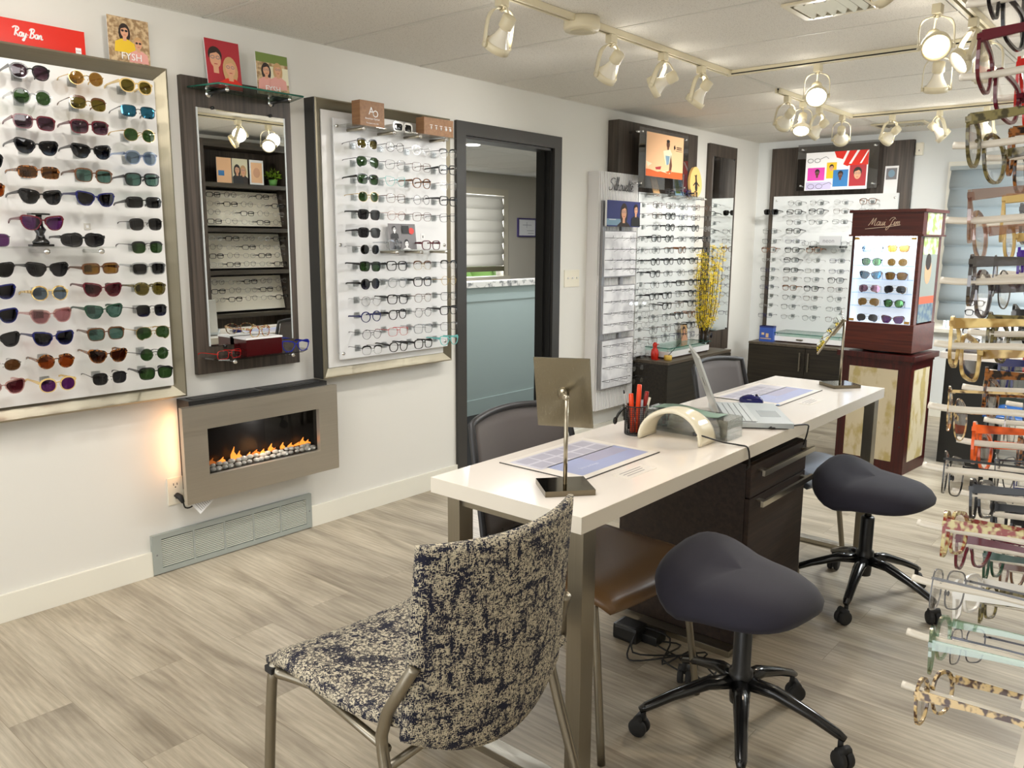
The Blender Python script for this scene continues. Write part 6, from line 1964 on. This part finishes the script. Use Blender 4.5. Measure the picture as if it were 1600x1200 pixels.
mb = MB(); mb.box(-.408, -.035, .06, .065, z(.936), z(1.467)); mb.box(-.408, -.406, .01, .06, z(.936), z(1.467)); mb.box(-.037, -.035, .01, .06, z(.936), z(1.467)); mb.box(-.408, -.035, .01, .065, z(.935), z(.938)); mb.build('back_panel', WIN, ct, True)
mb = MB(); mb.box(-.406, -.037, .006, .0085, z(.937), z(1.466)); mb.build('glass_door', glassmat('case_glass', (.97, .98, 1), .97, 0, .03), ct, True)
mb = MB()
for x, q in ((-.405, 1.445), (-.067, 1.445), (-.405, .94), (-.067, .94)): mb.box(x, x + .03, .001, .006, z(q), z(q + .016))
mb.build('hinge', mat('brass', rgb(190, 150, 80), .3, 1), ct, True)
mb = MB(); mb.box(-.39, -.05, .02, .05, z(1.461), z(1.466)); mb.build('light_bar', mat('case_led', (1, 1, 1), .3, emit=(.86, .93, 1), es=16), ct, True)
for zz in (1.035, 1.118, 1.203, 1.286, 1.37):
    mb = MB(); mb.box(-.405, -.038, .009, .058, z(zz), z(zz + .003)); mb.build('shelf', glassmat('case_shelf', (.85, .93, 1), .9, 0, .1), ct, True)
mb = MB(); mb.box(-.0150, -.0135, .062, .31, z(.945), z(1.465)); mb.box(-.005, -.0035, .062, .31, z(1.478), z(1.608), 1); mb.box(-.0135, -.0130, .062, .31, z(1.06), z(1.105), 2); mb.box(-.0135, -.0130, .062, .31, z(.945), z(1.06), 3); mb.box(-.0135, -.0130, .062, .31, z(1.36), z(1.465), 1)
mb.prism([(.11 + .055 * cos(a) + .06, z(1.26) + .08 * sin(a)) for a in [2 * pi * k / 16 for k in range(16)]], (-.0134, 0, 0), (0, 1, 0), (0, 0, 1), .0006, 4)
mb.prism([(.11 + .045 * cos(a) + .055, z(1.315) + .05 * sin(a)) for a in [2 * pi * k / 16 for k in range(16)]], (-.0130, 0, 0), (0, 1, 0), (0, 0, 1), .0006, 5)
mb.build('side_poster', [mat('poster_slate', rgb(140, 146, 140), .4), blotch('poster_leafy', rgb(150, 170, 90), rgb(216, 214, 190), 20, .4, .55, .4), mat('poster_stripe', rgb(206, 86, 50), .4), blotch('poster_sea', rgb(66, 96, 124), rgb(120, 136, 136), 30, .4, .6, .4), mat('poster_tan', rgb(196, 152, 116), .4), HAIRD], ct, True)
# script lettering in local space of the header
lt = script_text('Maui Jim', (-.325, -.0015, z(1.533)), (1, 0, 0), (0, 0, 1), .0235, .0018, mat('letter_cream', rgb(240, 214, 190), .4), None, 'script_lettering', under=[[(-.6, -.9), (2.5, -.6), (5.2, -.35), (7.6, .0)]], slant=.3)
lt.parent = ct
mjs = [('rect', 'black', 'bluegrey', 'square', 'tortoise', 'amber'), ('panto', 'black', 'mirror_green', 'hex', 'gold', 'amber'), ('cat', 'tortoise', 'mirror_blue', 'square', 'tortoise', 'amber'),
       ('aviator', 'gold', 'mirror_rose', 'aviator', 'gold', 'greygrad'), ('aviator', 'gold', 'amber', 'panto', 'black', 'mirror_green'), ('aviator', 'silver', 'blue', 'cat', 'tortoise', 'violet')]
zs6 = [1.3735, 1.2895, 1.2065, 1.1215, 1.0385, .9385]
Mz = Matrix.Rotation(A5, 4, 'Z')
for k, sp in enumerate(mjs):
    for c in range(2):
        kd, f, l = sp[3 * c:3 * c + 3]
        lx = -.30 + c * .155
        P = V(MJ) + Mz @ V((lx, .02, zs6[k]))
        nm = '%s %s sunglasses, %s lenses, %s shelf of lit case, %s' % (FN.get(f, f), KN.get(kd, kd), LN.get(l, l), zrow(k, 6), ('left', 'right')[c])
        kw = dict(tl=.0 + .05)
        g = wear(gspec(kd, f, l, 20, scale=.98, tl=.142), 'sunglasses', nm, 'sunglasses', 'sunglasses in the lit case', P, (0, 0, A5 + radians(0)))
        for ch in list(g.children):                 # temples are folded flat behind the front inside the shallow case
            if ch.name.startswith('temple'):
                me_ = ch.data.copy(); ch.data = me_
                for v in me_.vertices:
                    v.co.y = .006 + (v.co.y - .006) * .22
light('case_light', 'AREA', V(MJ) + Mz @ V((-.22, .034, 1.455)), 6, (.80, .90, 1), (0, 0, -1), .30, sy=.02)

# ------------------------------------------------------------------ service desk by the far window
t = thing('service_desk', 'white topped desk with a dark drawer block behind the cherry tower', 'desk', (2.7, 6.1, 0))
mb = MB(); mb.box(2.03, 3.3, 5.80, 6.45, .695, .735, bev=.002); mb.build('desktop', WLAM, t)
mb = MB(); mb.box(2.06, 2.33, 5.84, 6.40, .0, .69); mb.build('drawer_block', BLACK, t)
mb = MB(); mb.box(2.335, 2.60, 5.95, 6.40, .40, .66); mb.build('drawer', mat('teal_grey_metal', rgb(70, 84, 80), .35, .4), t)
mb = MB(); mb.box(2.34, 2.60, 5.90, 5.95, .62, .635); mb.box(2.34, 2.60, 5.90, 5.95, .50, .515); mb.build('drawer_pull', NICKEL, t)
mb = MB(); mb.box(3.2, 3.25, 5.84, 5.89, 0, .695); mb.build('leg', BLACK, t)
mb = MB(); mb.box(2.80, 2.84, 6.30, 6.34, 0, .695); mb.build('leg', BLACK, t)
t = thing('pen_cup', 'black cup of red and white pens on the desk by the far window', 'cup', (2.30, 6.05, .735))
mb = MB(); mb.lathe([(.033, 0), (.036, .09), (.034, .09), (.031, .004)], (2.30, 6.05, .735), n=18); mb.build('cup', BLACK, t)
for k, (dx, dy, m, nm) in enumerate(((-.018, 0, RED, 'red'), (-.008, .01, RED, 'second red'), (.012, -.005, BLACK, 'black'), (.022, .008, WHITE, 'white'))):
    stick('pen', '%s pen in the black cup by the far window' % nm, 'pen', (2.30 + dx * .5, 6.05 + dy, .741), (2.30 + dx * 2, 6.05 + dy * 2, .87), .0065, m)
t = thing('counter_rack', 'small slanted white rack of black eyeglasses on the desk behind the cherry tower', 'display stand', (2.15, 6.12, .735))
mb = MB(); mb.obox((2.14, 6.14, .91), (1, 0, 0), (0, .25, 1), (0, -1, .25), .060, .165, .006); mb.box(2.09, 2.19, 6.08, 6.22, .7355, .75); mb.build('panel', WHITEB, t)
for k in range(5):
    wear(gspec('square', 'black', 'clear', 12, scale=.8), 'eyeglasses', 'black eyeglasses, %s on the small slanted white rack' % zrow(k, 5), 'eyeglasses', 'eyeglasses on the small slanted rack', (2.14, 6.085 - .0 + .01 * (4 - k) - .0, 1.02 - .062 * k), (0, 0, 0))
t = thing('tray', 'flat grey tray on the white desk behind the cherry tower', 'tray', (2.2, 5.93, .735))
mb = MB(); mb.box(2.05, 2.33, 5.85, 5.99, .7355, .75, bev=.003); mb.build('tray', mat('tray_slate', rgb(44, 50, 66), .4), t)
t = thing('task_chair', 'black framed chair with a glossy blue seat before the far window desk', 'chair', (2.62, 5.35, 0))
mb = MB(); mb.sheet(lambda u, v: (2.42 + .40 * v, 5.15 + .38 * u, .47), 8, 8, .05); mb.build('seat', mat('blue_vinyl', rgb(30, 84, 150), .25), t)
for x, y in ((2.44, 5.18), (2.80, 5.18), (2.44, 5.50), (2.80, 5.50)):
    mb = MB(); mb.tube([(x, y, .45), (x, y, 0)], .012, 8); mb.build('leg', BLACK, t)
mb = MB(); mb.sheet(lambda u, v: (2.44 + .36 * u, 5.14 - .02 * v, .56 + .28 * v), 8, 6, .03); mb.tube([(2.46, 5.15, .45), (2.46, 5.15, .6)], .012, 6); mb.tube([(2.78, 5.15, .45), (2.78, 5.15, .6)], .012, 6)
# ------------------------------------------------------------------ right wall display unit (seen in the mirror) and its front rack
def right_unit(label, y0, y1, shelf=True):
    t = thing('display_unit', label, 'display unit', (3.45, (y0 + y1) / 2, 0))
    mb = MB(); mb.box(3.585, 3.605, y0, y1, .0, 2.26); mb.build('back_panel', WGREY, t)
    for y in (y0, y1 - .09):
        mb = MB(); mb.box(3.30, 3.585, y, y + .09, 0, 2.26); mb.build('upright', WGREY, t)
    for zz in (.0, .74, 1.12, 1.49, 1.87, 2.20):
        mb = MB(); mb.box(3.30, 3.585, y0 + .09, y1 - .09, zz, zz + (.06 if zz > 2 else .035)); mb.build('shelf', WGREYH, t)
    for zz in (.78, 1.16, 1.53):
        mb = MB(); mb.obox((3.45, (y0 + y1) / 2, zz + .165), (0, 1, 0), (.22, 0, 1), (-1, 0, .22), (y1 - y0) / 2 - .10, .155, .004); mb.build('slanted_board', mat('cream_board', rgb(238, 232, 216), .4), t)
    return t
ru = right_unit('tall wood display unit on the right wall, seen in the wall mirror', 3.62, 4.62)
n_ = 0
for bi, (zz, bn) in enumerate(((1.53, 'upper'), (1.16, 'middle'), (.78, 'lower'))):
    for r in range(4 if bi < 2 else 3):
        for c in range(5):
            z_ = zz + .285 - r * .075
            kd, f, wi = styles[(n_ * 5 + 3) % len(styles)]; n_ += 1
            wear(gspec(kd, f, 'clear', 12, wire=bool(wi)), 'eyeglasses', '%s %s eyeglasses, %s row, %s mirrored board, %s' % (FN.get(f, f), KN.get(kd, kd), ORD[r], bn, cname[c]), 'eyeglasses', 'eyeglasses on the unit seen in the mirror', (3.335, 3.80 + .16 * c, z_ - .03), (0, 0, -pi / 2))
pr = [('posters', 4.00, .16, [('r', 0, 0, 1, 1, I['sand']), ('r', .55, .25, .4, .2, I['blue'])]), ('posters', 3.98, .15, None)]
placard('poster_card', 'beige and blue card on the top shelf of the mirrored unit', 'poster', (3.40, 4.02, 1.9055), (0, -1, 0), (0, 0, 1), .14, .22, .004, [('r', 0, 0, 1, 1, I['sand']), ('r', .5, .3, .4, .2, I['blue'])], PM)
placard('poster_card', 'card of two people on the top shelf of the mirrored unit', 'poster', (3.40, 4.18, 1.9055), (0, -1, 0), (0, 0, 1), .15, .22, .004, [('r', 0, 0, 1, 1, I['cream'])] + bust(.3, .4, .3, I['skin'], I['blond'], I['dark'], True, False, .7) + bust(.7, .42, .3, I['skin'], I['dark'], I['black'], True, False, .7), PM)
placard('poster_card', 'peach card on the top shelf of the mirrored unit', 'poster', (3.40, 4.34, 1.9055), (0, -1, 0), (0, 0, 1), .14, .22, .004, [('r', .1, .1, .8, .8, I['sand']), ('e', .5, .5, .25, .2, I['skin'])], PM)
t = thing('potted_plant', 'small leafy green plant in a green pot on the mirrored unit', 'plant', (3.42, 4.45, 1.905))
mb = MB(); mb.lathe([(.03, 0), (.042, .06), (.038, .06)], (3.42, 4.45, 1.9055), n=16); mb.build('pot', mat('green_pot', rgb(110, 170, 90), .4), t)
mb = MB(); rf = random.Random(2)
for k in range(90):
    d = V((rf.uniform(-1, 1), rf.uniform(-1, 1), rf.uniform(-.1, 1))).normalized(); e = d.orthogonal().normalized()
    c = V((3.42, 4.45, 1.985)) + d * rf.uniform(.02, .07)
    mb.add([c - e * .012, c + d * .03, c + e * .012], [(0, 1, 2)])
mb.build('leaves', mat('lime_leaf', rgb(140, 180, 50), .6), t)

# front rack close to the camera: white arms along x, glasses hooked on them
t = thing('arm_rack', 'white board with rows of long white arms at the right edge of the photo', 'display rack', (3.31, 1.6, .6))
mb = MB(); mb.box(3.345, 3.36, .93, 1.75, .60, 2.15); mb.build('board', WHITEB, t)
mb = MB(); mb.box(3.36, 3.615, .90, 1.78, .0, 2.25); mb.build('backing', WGREY, t)
ARM = mat('translucent_white_arm', rgb(240, 232, 216), .15)
ARM.node_tree.nodes['Principled BSDF'].inputs['Transmission Weight'].default_value = .25
rz = [1.675, 1.600, 1.528, 1.447, 1.380, 1.308, 1.235, 1.163, 1.092, 1.022, .952, .882]
ry = [1.03, 1.20, 1.37, 1.54]
def arm_mesh():
    mb = MB()
    mb.tube(smoothpts([(0, 0, 0), (.03, 0, -.001), (.09, 0, .003), (.14, 0, .001), (.19, 0, -.014), (.27, 0, -.036)], 4), [.0048] * 21, 6, flat=.75)
    mb.obox((.135, 0, -.006), (0, 1, .55), (1, 0, 0), (0, -.55, 1), .052, .0045, .003)
    return mb.mesh('arm', ARM)
AMESH = arm_mesh()
fgA = [('square', 'black', 0), ('square', 'burgundy', 0), ('panto', 'olive', 0), ('panto', 'rose', 0), ('panto', 'smoke', 0), ('square', 'horn', 0), ('panto', 'havana', 1), ('square', 'black', 1), ('square', 'multi', 0), ('square', 'grey', 1), ('panto', 'mint', 0), ('panto', 'havana', 0)]
fgB = [('square', 'smoke', 0), ('cat', 'red', 0), ('panto', 'tortoise', 0), ('panto', 'tan', 0), ('panto', 'gunmetal', 1), ('panto', 'olive', 0), ('square', 'tortoise', 0), ('panto', 'orange', 0), ('square', 'black', 0), ('cat', 'burgundy', 0), ('square', 'white', 0), ('square', 'gunmetal', 1)]
fgC = [('square', 'gunmetal', 1), ('cat', 'pink', 0), ('panto', 'brown', 0), ('square', 'grey', 0), ('cat', 'purple', 0), ('rect', 'black', 0), ('square', 'navy', 0), ('panto', 'silver', 1), ('cat', 'black', 1), ('square', 'black', 0), ('panto', 'green', 0), ('square', 'olive', 0)]
fgD = [('square', 'black', 0), ('panto', 'tortoise', 0), ('square', 'navy', 0), ('rect', 'gunmetal', 1), ('square', 'black', 0), ('panto', 'tan', 0), ('square', 'red', 0), ('panto', 'black', 1), ('square', 'tortoise', 0), ('rect', 'navy', 1), ('square', 'black', 0), ('panto', 'brown', 0)]
fr_ = random.Random(17)
cn = ['nearest column', 'second column', 'third column', 'farthest column']
for c, (y, lst) in enumerate(zip(ry, (fgA, fgB, fgC, fgD))):
    for k, z_ in enumerate(rz):
        o = bpy.data.objects.new('display_arm', AMESH); COL.objects.link(o); o.parent = t
        o.location = V((3.080, y, z_)) - V(t.location)
        kd, f, wi = lst[k]
        sc_ = 1.1
        hh = SIZE[kd][1] * sc_
        pr_ = gspec(kd, f, 'clear', 32 if c < 2 else 20, wire=bool(wi), scale=sc_)
        rx_ = radians(fr_.uniform(10, 20))
        off = hh * .70 + .004
        wear(pr_, 'eyeglasses', '%s %s eyeglasses hooked on a white arm, %s, %s' % (FN.get(f, f), KN.get(kd, kd), cn[c], (ORD[k] + ' down') if 0 < k < 11 else ('top' if k == 0 else 'bottom')), 'eyeglasses', 'eyeglasses on the white arm rack',
             (3.108 + fr_.uniform(-.004, .006), y, z_ - off + .006), (radians(fr_.uniform(2, 7)), -rx_, -pi / 2 + radians(fr_.uniform(-9, 3))))
